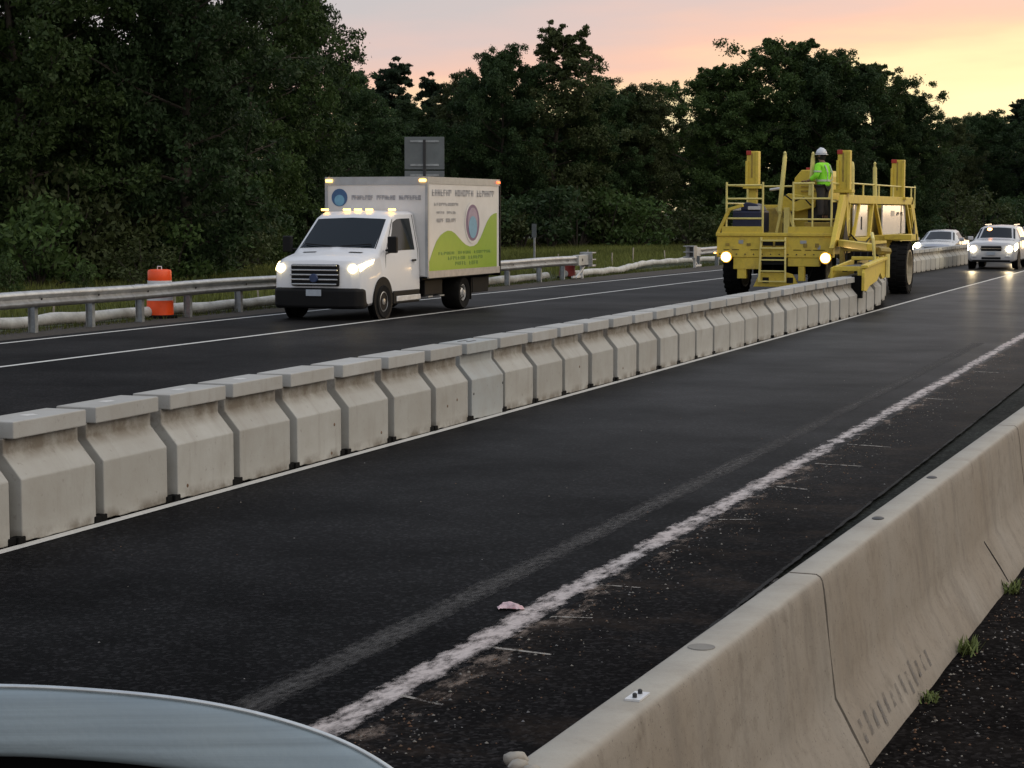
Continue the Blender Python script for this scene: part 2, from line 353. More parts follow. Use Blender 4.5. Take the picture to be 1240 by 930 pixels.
# ------------------------------------------------------------------ jersey barrier segments
def conc_mat(name, base, brown, streak, rough=.85):
    m = bpy.data.materials.new(name); m.use_nodes = True; t = m.node_tree; b = t.nodes['Principled BSDF']; N = t.nodes.new; L = t.links.new
    co = N('ShaderNodeTexCoord').outputs['Object']
    def noise_(scale, det, rg_, vec=co, mul=None):
        v = vec
        if mul:
            s_ = N('ShaderNodeVectorMath'); s_.operation = 'MULTIPLY'; s_.inputs[1].default_value = mul; L(vec, s_.inputs[0]); v = s_.outputs[0]
        n = N('ShaderNodeTexNoise'); n.inputs['Scale'].default_value = scale; n.inputs['Detail'].default_value = det; n.inputs['Roughness'].default_value = rg_; L(v, n.inputs['Vector']); return n.outputs['Fac']
    def rg(src, a, b_, c, d):
        r = N('ShaderNodeMapRange'); r.inputs[1].default_value = a; r.inputs[2].default_value = b_; r.inputs[3].default_value = c; r.inputs[4].default_value = d; L(src, r.inputs[0]); return r.outputs[0]
    def mix(f, a, bcol):
        mi = N('ShaderNodeMix'); mi.data_type = 'RGBA'; L(f, mi.inputs[0])
        if isinstance(a, tuple): mi.inputs[6].default_value = (*a, 1)
        else: L(a, mi.inputs[6])
        mi.inputs[7].default_value = (*bcol, 1); return mi.outputs[2]
    c = mix(rg(noise_(1.3, 8, .6), .35, .7, 0, .8), base, brown)
    c = mix(rg(noise_(1.0, 5, .6, mul=(.5, 4.2, .55)), .52, .75, 0, .5), c, streak)          # vertical runs
    c = mix(rg(noise_(1.0, 4, .6, mul=(.6, 7., 1.4)), .62, .75, 0, .45), c, tuple(min(1, x * 1.35) for x in base))
    c = mix(rg(noise_(14, 6, .7), .5, .75, 0, .5), c, tuple(x * .6 for x in brown))
    c = mix(rg(noise_(5, 8, .75, mul=(1, 1, .5)), .55, .7, 0, .45), c, tuple(x * .55 for x in brown))
    c = mix(rg(noise_(90, 2, .5), .66, .72, 0, .7), c, tuple(x * .3 for x in brown))
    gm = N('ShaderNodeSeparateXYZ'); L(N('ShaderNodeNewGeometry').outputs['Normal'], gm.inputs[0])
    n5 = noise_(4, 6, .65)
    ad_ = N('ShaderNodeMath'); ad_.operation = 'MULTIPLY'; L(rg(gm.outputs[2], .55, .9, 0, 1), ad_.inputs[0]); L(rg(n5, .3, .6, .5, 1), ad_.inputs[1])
    c = mix(ad_.outputs[0], c, (.37, .35, .305))                                 # upward faces mixed to a lighter concrete
    L(c, b.inputs['Base Color']); b.inputs['Roughness'].default_value = rough; b.inputs['Specular IOR Level'].default_value = .25
    bp = N('ShaderNodeBump'); bp.inputs['Strength'].default_value = .35; bp.inputs['Distance'].default_value = .006; L(noise_(32, 8, .8), bp.inputs['Height']); L(bp.outputs[0], b.inputs['Normal'])
    return m
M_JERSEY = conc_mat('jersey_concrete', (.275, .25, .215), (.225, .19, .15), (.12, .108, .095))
prof = [(-.285, 0), (-.285, .075), (-.135, .33), (-.082, .75), (-.076, .785), (-.068, .80), (-.052, .81), (.052, .81), (.068, .80), (.076, .785), (.082, .75), (.135, .33), (.275, .075), (.275, 0)]
def jersey(y0, y1, label):
    xc = lambda y: -1.60 + .0285 * (y - 4.53)
    root = empty('concrete_wall', (xc((y0 + y1) / 2), (y0 + y1) / 2, .0)); root.rotation_euler.z = -math.atan(.0285)
    L = (y1 - y0) - .022; mb = MB(); ns = max(int(L / .12), 2); r_ = seedrand(int(y0 * 10) + 99)
    rings = []
    pp = []
    for a, b in zip(prof, prof[1:]):
        k = max(1, int(math.hypot(b[0] - a[0], b[1] - a[1]) / .06))
        pp += [(a[0] + (b[0] - a[0]) * i / k, a[1] + (b[1] - a[1]) * i / k) for i in range(k)]
    pp.append(prof[-1])
    for i in range(ns + 1):
        y = -L / 2 + L * i / ns
        ring = []
        for (x, z) in pp:
            d = .0035 * noise.noise(Vector((x * 6 + 3, (y + y0) * 5, z * 7)))
            chip = 0
            if z > .76 and x > 0: chip = max(0, noise.noise(Vector((y * 3 + y0, 5, 2))) - .4) * .02
            low = 0
            if z < .05 and abs(x) > .2: low = max(0, noise.noise(Vector((y * 2.3 + y0, 9, 2))) - .1) * .12
            ring.append((x + d - (math.copysign(low * .5, x) if low else 0), y, z + d - chip))
        rings.append(ring)
    mb.loft(rings)
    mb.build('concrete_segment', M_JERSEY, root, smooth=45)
    tag(root, label, 'concrete barrier', 'concrete wall segments along the near shoulder')
    return root
jw = [jersey(-4, 1.1, 'concrete wall segment nearest the camera, running out of the bottom of the photo'),
      jersey(1.1, 7.27, 'brown stained concrete wall segment with two bolts on top, at the bottom of the photo'),
      jersey(7.27, 12.85, 'concrete wall segment with tyre scuffs and weeds at its foot, in the middle of the near wall'),
      jersey(12.85, 18.6, 'farthest concrete wall segment, touching the right edge of the photo'),
      jersey(18.6, 24.4, 'concrete wall segment beyond the right edge of the photo')]
M_DK = mk('dark_steel', (.03, .03, .032), .5, .3)
M_GALV = mk('galvanised', (.42, .43, .44), .42, .75, var=.25, scale=5, stain=(.16, .13, .10), stain_amt=.4, stain_scale=2.)
M_PALE = mk('pale_plate', (.62, .63, .64), .4, .2)
# bolts and plate on wall segment 2, markers
pl = MB(); pl.box((0, 0, .003), (.045, .095, .006)); po = pl.build('bolt_plate', M_PALE); po.location = (-1.565, 5.21, .8115); po.rotation_euler.z = -.03
tag(po, 'small pale steel plate with two dark bolts on top of the concrete wall', 'plate')
for dy in (-.024, .024):
    b_ = MB().lathe([(0, .0), (.007, .0), (.007, .010), (.004, .013), (0, .013)], (0, dy, .0062), n=10); b_.build('bolt', M_DK, po)
for (x, y, nm, mat, lb) in [(-1.48, 8.7, 'round_marker', M_DK, 'dark round stud on the concrete wall top just beyond the joint'), (-1.45, 10.15, 'round_marker', M_DK, 'second smaller dark stud further along the top of the concrete wall')]:
    k_ = MB().lathe([(0, 0), (.034, 0), (.034, .003), (.022, .007), (0, .008)], n=16).build(nm, mat, smooth=40); k_.location = (x, y, .811); k_.scale = (.8, 1.2, 1)
    tag(k_, lb, 'marker', 'studs on the concrete wall')
k_ = MB().lathe([(0, 0), (.045, 0), (.044, .002), (0, .0025)], n=20).build('plug', mk('plug_grey', (.2, .19, .17), .9)); k_.location = (-1.56, 5.9, .811); tag(k_, 'grey round grout plug flush in the concrete wall top', 'plug')
# mortar lump and strap at the near end of segment 2
lump = MB(); rl_ = seedrand(4)
for (x, y, z, r1) in [(-1.675, 4.50, .812, .030), (-1.645, 4.45, .810, .026), (-1.60, 4.42, .812, .022), (-1.56, 4.40, .810, .020)]:
    V = []; nn = 10
    lump.lathe([(0, -r1 * .6), (r1 * .8, -r1 * .45), (r1 * 1.15, 0), (r1 * .85, r1 * .45), (0, r1 * .6)], (x, y, z), n=12)
lump.v = [(x + .006 * noise.noise(Vector((x * 60, y * 60, z * 60))), y + .006 * noise.noise(Vector((y * 55, z * 60, 2))), z + .005 * noise.noise(Vector((z * 70, x * 60, 7)))) for x, y, z in lump.v]
lo = lump.build('concrete_lump', M_JERSEY, smooth=70); tag(lo, 'crumbled concrete lump on the near end of the wall top at the bottom edge', 'concrete lump')
cr = MB()
pc = [(.0, 10.02, .40), (.0, 10.06, .33), (.0, 10.1, .25), (.0, 10.16, .16), (.0, 10.22, .09)]
# scuffed tyre marks on the wall toe: short raised rubber smears
sm = MB(); rr = seedrand(5)
for i in range(13):
    y = 7.35 + i * .115; x0 = -1.60 + .0285 * (y - 4.53)
    z0, z1 = .13 + rr.uniform(-.01, .02), .2 + rr.uniform(0, .03)
    X = lambda z: x0 + .275 - (z - .075) / .255 * .14 + .004
    sm.add([(X(z0), y, z0), (X(z0), y + .045, z0), (X(z1), y + .07, z1), (X(z1), y + .03, z1)], [(0, 1, 2, 3)])
smo = sm.build('tyre_scuff', worn_paint('rubber_smear', (.13, .12, .11), (.17, .155, .14), .40, .60, 12., None, .9), jw[2], norm=False)
smo.matrix_parent_inverse = (Matrix.Translation(jw[2].location) @ Matrix.Rotation(jw[2].rotation_euler.z, 4, 'Z')).inverted()
smo['label'] = 'row of dark tyre scuffs low on the wall'
ck = MB(); X = lambda y, z: -1.60 + .0285 * (y - 4.53) + .275 - (z - .075) / .255 * .14 + .003
ck.tube([(X(11.05, .34) - .0, 11.05, .34), (X(11.1, .27), 11.08, .27), (X(11.1, .19), 11.12, .19), (X(11.1, .1), 11.14, .10)], .004, 5)
cko = ck.build('crack', M_DK, jw[2]); cko.matrix_parent_inverse = smo.matrix_parent_inverse.copy()

# ------------------------------------------------------------------ moveable barrier blocks
def block_mat(name, base, tone, neck=True):
    m = bpy.data.materials.new(name); m.use_nodes = True; t = m.node_tree; b = t.nodes['Principled BSDF']; N = t.nodes.new; L = t.links.new
    tcn = N('ShaderNodeTexCoord'); oi = N('ShaderNodeObjectInfo')
    va = N('ShaderNodeVectorMath'); va.operation = 'MULTIPLY_ADD'; L(oi.outputs['Location'], va.inputs[0]); va.inputs[1].default_value = (3.1, 1.7, 1); L(tcn.outputs['Object'], va.inputs[2]); co = va.outputs[0]
    def nz_(scale, det, r_, mul=None):
        v = co
        if mul:
            s_ = N('ShaderNodeVectorMath'); s_.operation = 'MULTIPLY'; s_.inputs[1].default_value = mul; L(co, s_.inputs[0]); v = s_.outputs[0]
        n = N('ShaderNodeTexNoise'); n.inputs['Scale'].default_value = scale; n.inputs['Detail'].default_value = det; n.inputs['Roughness'].default_value = r_; L(v, n.inputs['Vector']); return n.outputs['Fac']
    def rg(src, a, b_, c, d):
        r = N('ShaderNodeMapRange'); r.inputs[1].default_value = a; r.inputs[2].default_value = b_; r.inputs[3].default_value = c; r.inputs[4].default_value = d; L(src, r.inputs[0]); return r.outputs[0]
    def mul_(a, c):
        r = N('ShaderNodeMath'); r.operation = 'MULTIPLY'; L(a, r.inputs[0]); L(c, r.inputs[1]); return r.outputs[0]
    def mix(f, a, bcol):
        mi = N('ShaderNodeMix'); mi.data_type = 'RGBA'; L(f, mi.inputs[0])
        if isinstance(a, tuple): mi.inputs[6].default_value = (*a, 1)
        else: L(a, mi.inputs[6])
        mi.inputs[7].default_value = (*bcol, 1); return mi.outputs[2]
    z = N('ShaderNodeSeparateXYZ'); L(tcn.outputs['Object'], z.inputs[0]); z = z.outputs[2]
    c = mix(rg(oi.outputs['Random'], 0, 1, 0, 1), base, tone)
    c = mix(rg(nz_(2.2, 8, .65), .35, .75, 0, .55), c, (.27, .25, .215))
    c = mix(rg(nz_(1., 5, .6, (1, 9, 1.0)), .55, .75, 0, .30), c, (.22, .20, .17))
    if neck:   # brown neck stain, deepened in colour to add shade under the cap
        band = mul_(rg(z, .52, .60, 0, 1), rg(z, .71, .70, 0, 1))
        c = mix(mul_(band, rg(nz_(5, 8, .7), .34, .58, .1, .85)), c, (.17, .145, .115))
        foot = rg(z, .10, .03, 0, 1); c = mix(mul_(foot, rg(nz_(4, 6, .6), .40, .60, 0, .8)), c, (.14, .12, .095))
    c = mix(rg(nz_(20, 5, .6), .62, .78, 0, .5), c, (.16, .14, .12))
    L(c, b.inputs['Base Color']); b.inputs['Roughness'].default_value = .85; b.inputs['Specular IOR Level'].default_value = .25
    bp = N('ShaderNodeBump'); bp.inputs['Strength'].default_value = .3; bp.inputs['Distance'].default_value = .005; L(nz_(38, 6, .7), bp.inputs['Height']); L(bp.outputs[0], b.inputs['Normal'])
    return m
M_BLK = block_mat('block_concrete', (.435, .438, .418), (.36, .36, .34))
M_BLK2 = block_mat('block_concrete_new', (.36, .385, .39), (.36, .385, .39), False)
M_RUB = mk('rubber', (.006, .006, .006), .9, spec=.1)
M_CAP = block_mat('cap_concrete', (.43, .435, .425), (.36, .362, .35), False)
def make_block():
    root = empty('barrier_block')
    bp = [(-.225, .004), (-.225, .43), (-.088, .590), (-.088, .697), (.088, .697), (.088, .590), (.225, .43), (.225, .004)]
    Lh = .447; mb = MB(); rings = []
    pp = []
    for a, b in zip(bp, bp[1:] + bp[:1]):
        k = max(1, int(math.hypot(b[0] - a[0], b[1] - a[1]) / .07)); pp += [(a[0] + (b[0] - a[0]) * i / k, a[1] + (b[1] - a[1]) * i / k) for i in range(k)]
    for i in range(13):
        y = -Lh + 2 * Lh * i / 12
        rings.append([(x, y, z + (.03 * max(0, noise.noise(Vector((y * 6, x, 1)))) if z < .05 else 0)) for x, z in pp])
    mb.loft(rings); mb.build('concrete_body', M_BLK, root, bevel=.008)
    c = MB(); c.box((0, 0, .7535), (.33, .875, .115)); c.build('cap', M_CAP, root, bevel=.008)
    for sy in (-1, 1):
        for sx in (-1, 1):
            f = MB(); f.box((sx * .20, sy * .462, .027), (.07, .085, .05)); f.build('rubber_foot', M_RUB, root, bevel=.008)
    h = MB(); h.box((0, .505, .30), (.10, .085, .34)); h.tube([(0, .506, .1), (0, .506, .52)], .025, 8); h.build('hinge', M_DK, root)
    return root
blk0 = make_block()
ORD = ['first', 'second', 'third', 'fourth', 'fifth', 'sixth', 'seventh', 'eighth', 'ninth', 'tenth', 'eleventh', 'twelfth', 'thirteenth', 'fourteenth', 'fifteenth', 'sixteenth', 'seventeenth', 'eighteenth', 'nineteenth', 'twentieth']
P0 = 10.71 + .455; PITCH = 1.0125
first = [True]; M_RUST = mk('rust_spot', (.13, .075, .045), .95, var=.4, scale=60)
def put_block(x, y, z, rz, label, group):
    if first[0]: o = blk0; first[0] = False
    else: o = copy_tree(blk0)
    o.location = (x, y, z); o.rotation_euler = (0, 0, rz); tag(o, label, 'barrier block', group)
    return o
rb = seedrand(3)
for n in range(-4, 30):
    y = P0 + PITCH * n
    if n < -1: lb, gp_ = 'moveable concrete barrier block of the near row, beyond the left edge of the photo', 'near row barrier blocks outside the photo'
    else:
        if n == -1: lb = 'barrier block cut off by the left edge of the photo, first of the near row'
        elif n == 8: lb = 'newer smooth blue grey barrier block with two dark slots on its cap'
        elif n < 15: lb = 'T-capped concrete barrier block, %s from the left edge of the near row' % ORD[n + 1]
        else: lb = 'T-capped concrete barrier block, %s counted back from the yellow machine snout' % ORD[29 - n]
        gp_ = 'T-capped moveable barrier blocks in the near row'
    o = put_block(-7.715 + rb.uniform(-.014, .014), y + rb.uniform(-.008, .008), 0, rb.uniform(-.018, .018), lb, gp_)
    marks = {0: [], 4: [(.30, -.30), (.24, .05)], 7: [(-.14, .22), (.13, .26)], 8: [(-.40, .28), (.43, .33)], 5: [(.28, .12)], 11: [(.1, .3)], 13: [(-.2, .15)], 2: [(-.3, .1)]}.get(n, [])
    for (dy, dz) in marks:
        mk_ = MB(); mk_.lathe([(0, 0), (.016, 0), (.012, .003), (0, .004)], (.2252, dy, abs(dz)), 'X', 7); mk_.build('bolt_hole', M_DK if n == 8 else M_RUST, o)
    if n in (0, 1, 2, 3):
        pm = MB(); pm.add([(-.06, -.05, .8122), (.03, -.08, .8122), (.05, .02, .8122), (-.02, .06, .8122), (-.05, .01, .8122)], [(0, 1, 2, 3, 4)]); pm.build('paint_mark', P_W, o)
    if n == 8:
        for ch in o.children:
            if ch.name.startswith(('concrete', 'cap')):
                ch.material_slots[0].link = 'OBJECT'; ch.material_slots[0].material = M_BLK2
        for dx in (-.05, .05):
            sl_ = MB(); sl_.box((dx, -.05, .8125), (.03, .22, .004)); sl_.build('cap_slot', M_DK, o)
# blocks lifted into the machine, an S towards the left lane
def s_path(y):
    t = min(max((y - 43.2) / 17., 0), 1); t = t * t * (3 - 2 * t); return -7.715 - 3.4 * t
yb = P0 + PITCH * 30 + .02; k = 0
while yb < 63:
    x = s_path(yb); dx = (s_path(yb + .3) - s_path(yb - .3)) / .6
    lift = .19 * min(1, max(0, (yb - 42.3) / 3)) * min(1, max(0, (63 - yb) / 3))
    lb = ('concrete barrier block %s in line under the snout of the yellow machine' % ORD[k]) if k < 3 else 'concrete barrier block carried through underneath the yellow machine'
    put_block(x, yb, lift, -math.atan(dx), lb, 'barrier blocks being moved under the machine' if k < 3 else 'barrier blocks hidden under the machine')
    yb += PITCH * math.cos(math.atan(dx)); k += 1
k = 0
while yb < 112:
    y = yb; x = -11.115 + max(0, (y - 62)) * .024
    put_block(x, y, 0, -.03, 'light grey barrier block in the far row behind the yellow machine', 'far row of barrier blocks already moved over')
    yb += PITCH; k += 1
# ------------------------------------------------------------------ guardrail, verge furniture
M_GP = mk('post_steel', (.30, .32, .33), .55, .5, var=.3, stain=(.14, .11, .08), stain_amt=.4, stain_scale=4)
def wbeam_ring(x, y, zc, t=.004):
    pr = [(-.0, .155), (.045, .135), (.08, .10), (.08, .075), (.02, .03), (.0, 0), (.02, -.03), (.08, -.075), (.08, -.10), (.045, -.135), (0, -.155)]
    out = [(x + a, y, zc + b) for a, b in pr] + [(x + a - .006, y, zc + b) for a, b in reversed(pr)]
    return out
def gx(y): return lerp_path([(-20.65, 20), (-20.6, 35), (-20.5, 50), (-20.4, 62), (-20.3, 75), (-19.2, 100)], y)
def guardrail(y0, y1, posts, label, name='guardrail'):
    root = empty(name, (gx(y0), y0, 0)); mi = root.location
    def rel(p): return (p[0] - mi[0], p[1] - mi[1], p[2])
    # sections ~3.8 m, overlapping, so joints show
    y = y0; k = 0
    while y < y1 - .1:
        ye = min(y + 3.8, y1); mb = MB(); rings = []
        for i in range(9):
            yy = y - (.12 if i == 0 and k else 0) + (ye - y) * i / 8
            rings.append([rel(p) for p in wbeam_ring(gx(yy) + .055 + (.006 if k % 2 else 0) + .006 * math.sin(yy * 2.1), yy, .595 + .008 * math.sin(yy * .9))])
        mb.loft(rings); mb.build('rail', M_GALV, root, smooth=50); y = ye; k += 1
    for yp in posts:
        mb = MB(); x = gx(yp) - .12
        for (a, b, c, d) in [(-.05, .05, -.075, -.067), (-.05, .05, .067, .075), (-.004, .004, -.067, .067)]:
            mb.bx(x + c, x + d, yp + a, yp + b, -.15, .74)
        mb.v = [rel(p) for p in mb.v]; mb.build('post', M_GP, root)
        sp_ = MB(); sp_.bx(x + .076, x + .165, yp - .06, yp + .06, .44, .73); sp_.v = [rel(p) for p in sp_.v]; sp_.build('spacer_block', M_GP, root)
        bl = MB().lathe([(0, 0), (.022, 0), (.018, .014), (0, .016)], (gx(yp) + .075, yp, .595), 'X', 10); bl.v = [rel(p) for p in bl.v]; bl.build('bolt', M_DK, root)
    tag(root, label, 'guardrail'); return root
g1 = guardrail(22, 60.4, [22.6, 24.5, 26.4, 28.3, 30.2, 32.1, 33.9, 35.8, 38.0, 40, 42, 44, 46, 48, 50, 51.9, 54.6, 57.4, 59.6], 'long galvanised W-beam guardrail along the left verge, ending in a square head behind the truck')
g2 = guardrail(74.6, 96, [76.0, 78.6, 81, 84, 87, 90, 93], 'farther short guardrail with grey end head, beside the yellow machine')
def head(y0, label, far=False):
    x = gx(y0) + .05; root = empty('guardrail_end_head', (x, y0, 0))
    m = MB(); m.bx(-.10, .12, -1.0, .0, .42, .76); m.build('feeder_box', mk('head_white', (.5, .5, .48), .5, .2, stain=(.2, .17, .14)), root, bevel=.01)
    f = MB()
    for (a, b, c, d) in [(-.2, .25, .36, .40), (-.2, .25, .80, .84), (-.2, -.16, .40, .80), (-.16, .25, .575, .61), (.0, .25, .40, .42)]: f.bx(a, b, .0, .42, c, d)
    f.bx(-.2, .25, .0, .03, .4, .8)
    f.build('impact_plate', M_GALV, root, bevel=.006)
    i = MB(); i.bx(-.15, .0, .04, .38, .41, .79); i.build('dark_recess', M_DK, root)
    p = MB(); p.bx(-.12, -.02, -.2, -.12, -.1, .42); p.bar((.02, -.15, .38), (.05, -1.1, .02), .05); p.bar((-.1, -.12, .04), (-.06, -1.15, .04), .07); p.build('post', M_PALE, root)
    b = MB().lathe([(0, 0), (.05, 0), (.05, .01), (0, .012)], (.121, -.65, .6), 'X', 12); b.build('bolt', M_DK, root)
    tag(root, label, 'guardrail end'); return root
h1 = head(61.4, 'white and galvanised square end head of the long guardrail, with dark open slots')
h2 = head(74.6, 'grey end head of the farther guardrail, left of the yellow machine'); h2.rotation_euler.z = math.pi; h2.location.y = 74.6
# construction drums
M_OR = mk('orange_plastic', (.85, .085, .012), .35, var=.08); M_REFW = mk('reflective_white', (.55, .56, .58), .4, var=.1); M_REDD = mk('faded_red_plastic', (.22, .02, .015), .5)
def drum(x, y, label, mat, top=1.0, low=False):
    root = empty('construction_drum', (x, y, -.03)); H_ = top
    body = [(0, .06), (.285, .06), (.28, .3), (.265, .32), (.26, .52), (.245, .54), (.24, .72), (.235, .735), (.235, .74)]
    zs = [z * H_ for z in (.06, .355, .50, .67, .775)]
    seg = [(.285, zs[0], .278, zs[1], 'm'), (.274, zs[1], .268, zs[2], 'w'), (.264, zs[2], .258, zs[3], 'm'), (.254, zs[3], .248, zs[4], 'w')]
    b = MB(); b.lathe([(0, zs[0]), (.285, zs[0]), (.278, zs[1]), (.268, zs[1] + .006), (.262, zs[2]), (.262, zs[3]), (.250, zs[3] + .01), (.245, zs[4]), (.25, zs[4] + .02), (.25, H_ * .95), (.235, H_ * .985), (.18, H_), (0, H_)], n=28)
    b.build('drum_body', mat, root, smooth=40)
    for (z0, z1, r) in [] if low else [(zs[1] + .01, zs[2] - .005, .2745), (zs[3] + .012, zs[4] - .004, .2585)]:
        MB().lathe([(r - .006, z0), (r, z0), (r - .003, z1), (r - .009, z1)], n=28).build('reflective_band', M_REFW, root, smooth=40)
    MB().lathe([(0, .0), (.36, .0), (.36, .05), (.29, .07), (0, .07)], n=24).build('rubber_base', M_RUB, root, smooth=40)
    h = MB(); h.tube([(-.05, 0, H_), (-.045, 0, H_ + .06), (.045, 0, H_ + .06), (.05, 0, H_)], .012, 6); h.build('handle', M_PALE, root)
    tag(root, label, 'traffic drum'); return root
drum(-21.12, 35.35, 'bright orange construction drum with pale bands behind the left guardrail', M_OR, 1.02)
d2 = drum(-20.95, 61.3, 'dull red construction drum low behind the guardrail end head', M_REDD, .62, True)
# silt sock
M_SOCK = mk('sock_white', (.50, .50, .47), .9, var=.25, scale=3, bump=.6, bscale=14, stain=(.2, .17, .12), stain_amt=.6, stain_scale=1.2)
def sock(path, name, label):
    mb = MB(); P = []
    for (a, b) in zip(path, path[1:]):
        for i in range(10):
            t = i / 10; t2 = t * t * (3 - 2 * t) if False else t
            x = a[0] + (b[0] - a[0]) * t2; y = a[1] + (b[1] - a[1]) * t
            P.append((x + .04 * math.sin(y * 1.7), y, .11 + .015 * math.sin(y * 3)))
    mb.tube(P, lambda t: .116 + .005 * math.sin(t * 97) + .006 * math.sin(t * 41 + 2), 12)
    o = mb.build(name, M_SOCK, smooth=80); tag(o, label, 'erosion sock', 'white erosion socks along the verge'); return o
sock([(-21.75, 24), (-21.55, 30), (-21.35, 33), (-21.15, 38), (-21.0, 44), (-20.95, 52), (-20.95, 60)], 'silt_sock', 'long white fabric erosion sock on the ground behind the left guardrail')
sock([(-20.95, 61), (-20.75, 64), (-20.75, 66.5), (-21.1, 68.5), (-21.7, 71.5), (-22.3, 75), (-22.2, 79), (-21.6, 84), (-21.2, 95)], 'silt_sock', 'white erosion sock curving away beyond the guardrail end head')
# wooden stakes
M_WOOD = mk('stake_wood', (.34, .30, .24), .8, var=.3)
st0 = None; rs = seedrand(11)
for i, (x, y) in enumerate([(-22.0, 26.5), (-22.3, 33.2), (-22.1, 37.6), (-21.9, 41.2), (-21.8, 43.8), (-21.7, 46.5), (-22.3, 65.5), (-22.8, 69.2), (-23.4, 74), (-23.8, 78.2), (-23.6, 82.4), (-23.4, 87), (-25, 72), (-25.6, 77.5)]):
    if st0 is None:
        m = MB(); m.bx(-.02, .02, -.02, .02, -.1, .62); st0 = m.build('stake', M_WOOD); o = st0
    else: o = st0.copy(); COL.objects.link(o)
    o.location = (x, y, -.03); o.rotation_euler = (rs.uniform(-.08, .08), rs.uniform(-.08, .08), rs.uniform(0, 3)); o.scale = (1, 1, rs.uniform(.8, 1.3))
    tag(o, 'thin pale wooden stake in the grass behind the guardrail and white sock', 'stake', 'wooden stakes in the verge')
# signs seen from behind
M_SIGN = mk('sign_back', (.13, .145, .15), .5, .4, var=.12, scale=3)
def signback(x, y, z0, z1, wd, label, split=None):
    root = empty('road_sign', (x, y, 0))
    m = MB(); m.bx(-.045, .045, .03, .09, -.1, z1 - .05); m.build('sign_post', M_GP, root)
    zz = [(z0, z1)] if not split else [(split + .02, z1), (z0, split - .02)]
    for a, b in zz:
        MB().bx(-wd / 2, wd / 2, .0, .012, a, b).build('sign_panel', M_SIGN, root, bevel=.004)
        r = MB(); r.bx(-wd * .36, wd * .36, -.03, -.001, b - .16, b - .10)
        if b - a > .6: r.bx(-wd * .36, wd * .36, -.03, -.001, a + .1, a + .16)
        r.build('stiffener', M_GP, root)
    v = MB(); v.bx(-.04, .04, -.05, -.031, z0, z1 - .08); v.build('bracket', M_DK, root)
    tag(root, label, 'road sign'); root.rotation_euler.z = .36; return root
signback(-22.6, 53.0, 2.8, 4.40, 1.18, 'grey back of a rectangular road sign standing up behind the truck box', split=3.42)
root = empty('marker_post', (-24.0, 66.5, 0)); m = MB(); m.bx(-.03, .03, -.03, .03, -.1, 1.55); m.build('post', M_GP, root); MB().bx(-.09, .09, -.04, -.032, 1.25, 1.75).build('marker_plate', M_SIGN, root); tag(root, 'slim marker post with a small narrow plate in the grass behind the guardrail end head', 'marker post')

# ------------------------------------------------------------------ vehicles
M_WHITE = mk('white_car_paint', (.68, .69, .71), .42, var=.05, scale=2, coat=.12, stain=(.5, .49, .46), stain_amt=.3, stain_scale=2)
M_BOXW = mk('box_white', (.60, .60, .60), .38, var=.06, scale=2, stain=(.5, .49, .47), stain_amt=.4)
M_GREYB = mk('trim_grey', (.36, .38, .40), .4, .4, var=.1)
M_BLACK = mk('black_plastic', (.006, .006, .0065), .6, spec=.2, var=.1); M_TYRE = mk('tyre_rubber', (.009, .009, .009), .9, var=.3, spec=.15)
M_GLASS = mk('dark_glass', (.005, .008, .009), .08, var=.02, spec=.28); M_CHROME = mk('chrome', (.6, .61, .62), .18, 1.0, var=.05)
M_RIM = mk('rim_silver', (.45, .45, .44), .35, .7, var=.15)
M_AMB = emit('amber_lamp', (1, .55, .12), 6); M_RED = emit('red_lamp', (1, .12, .03), 4)
M_HLT = emit('headlamp_truck', (1, .80, .42), 7); M_HLM = emit('headlamp_warm', (1, .62, .22), 16); M_HLS = emit('headlamp_suv', (1, .86, .58), 16)
M_PLATE = mk('plate', (.34, .38, .43), .5)
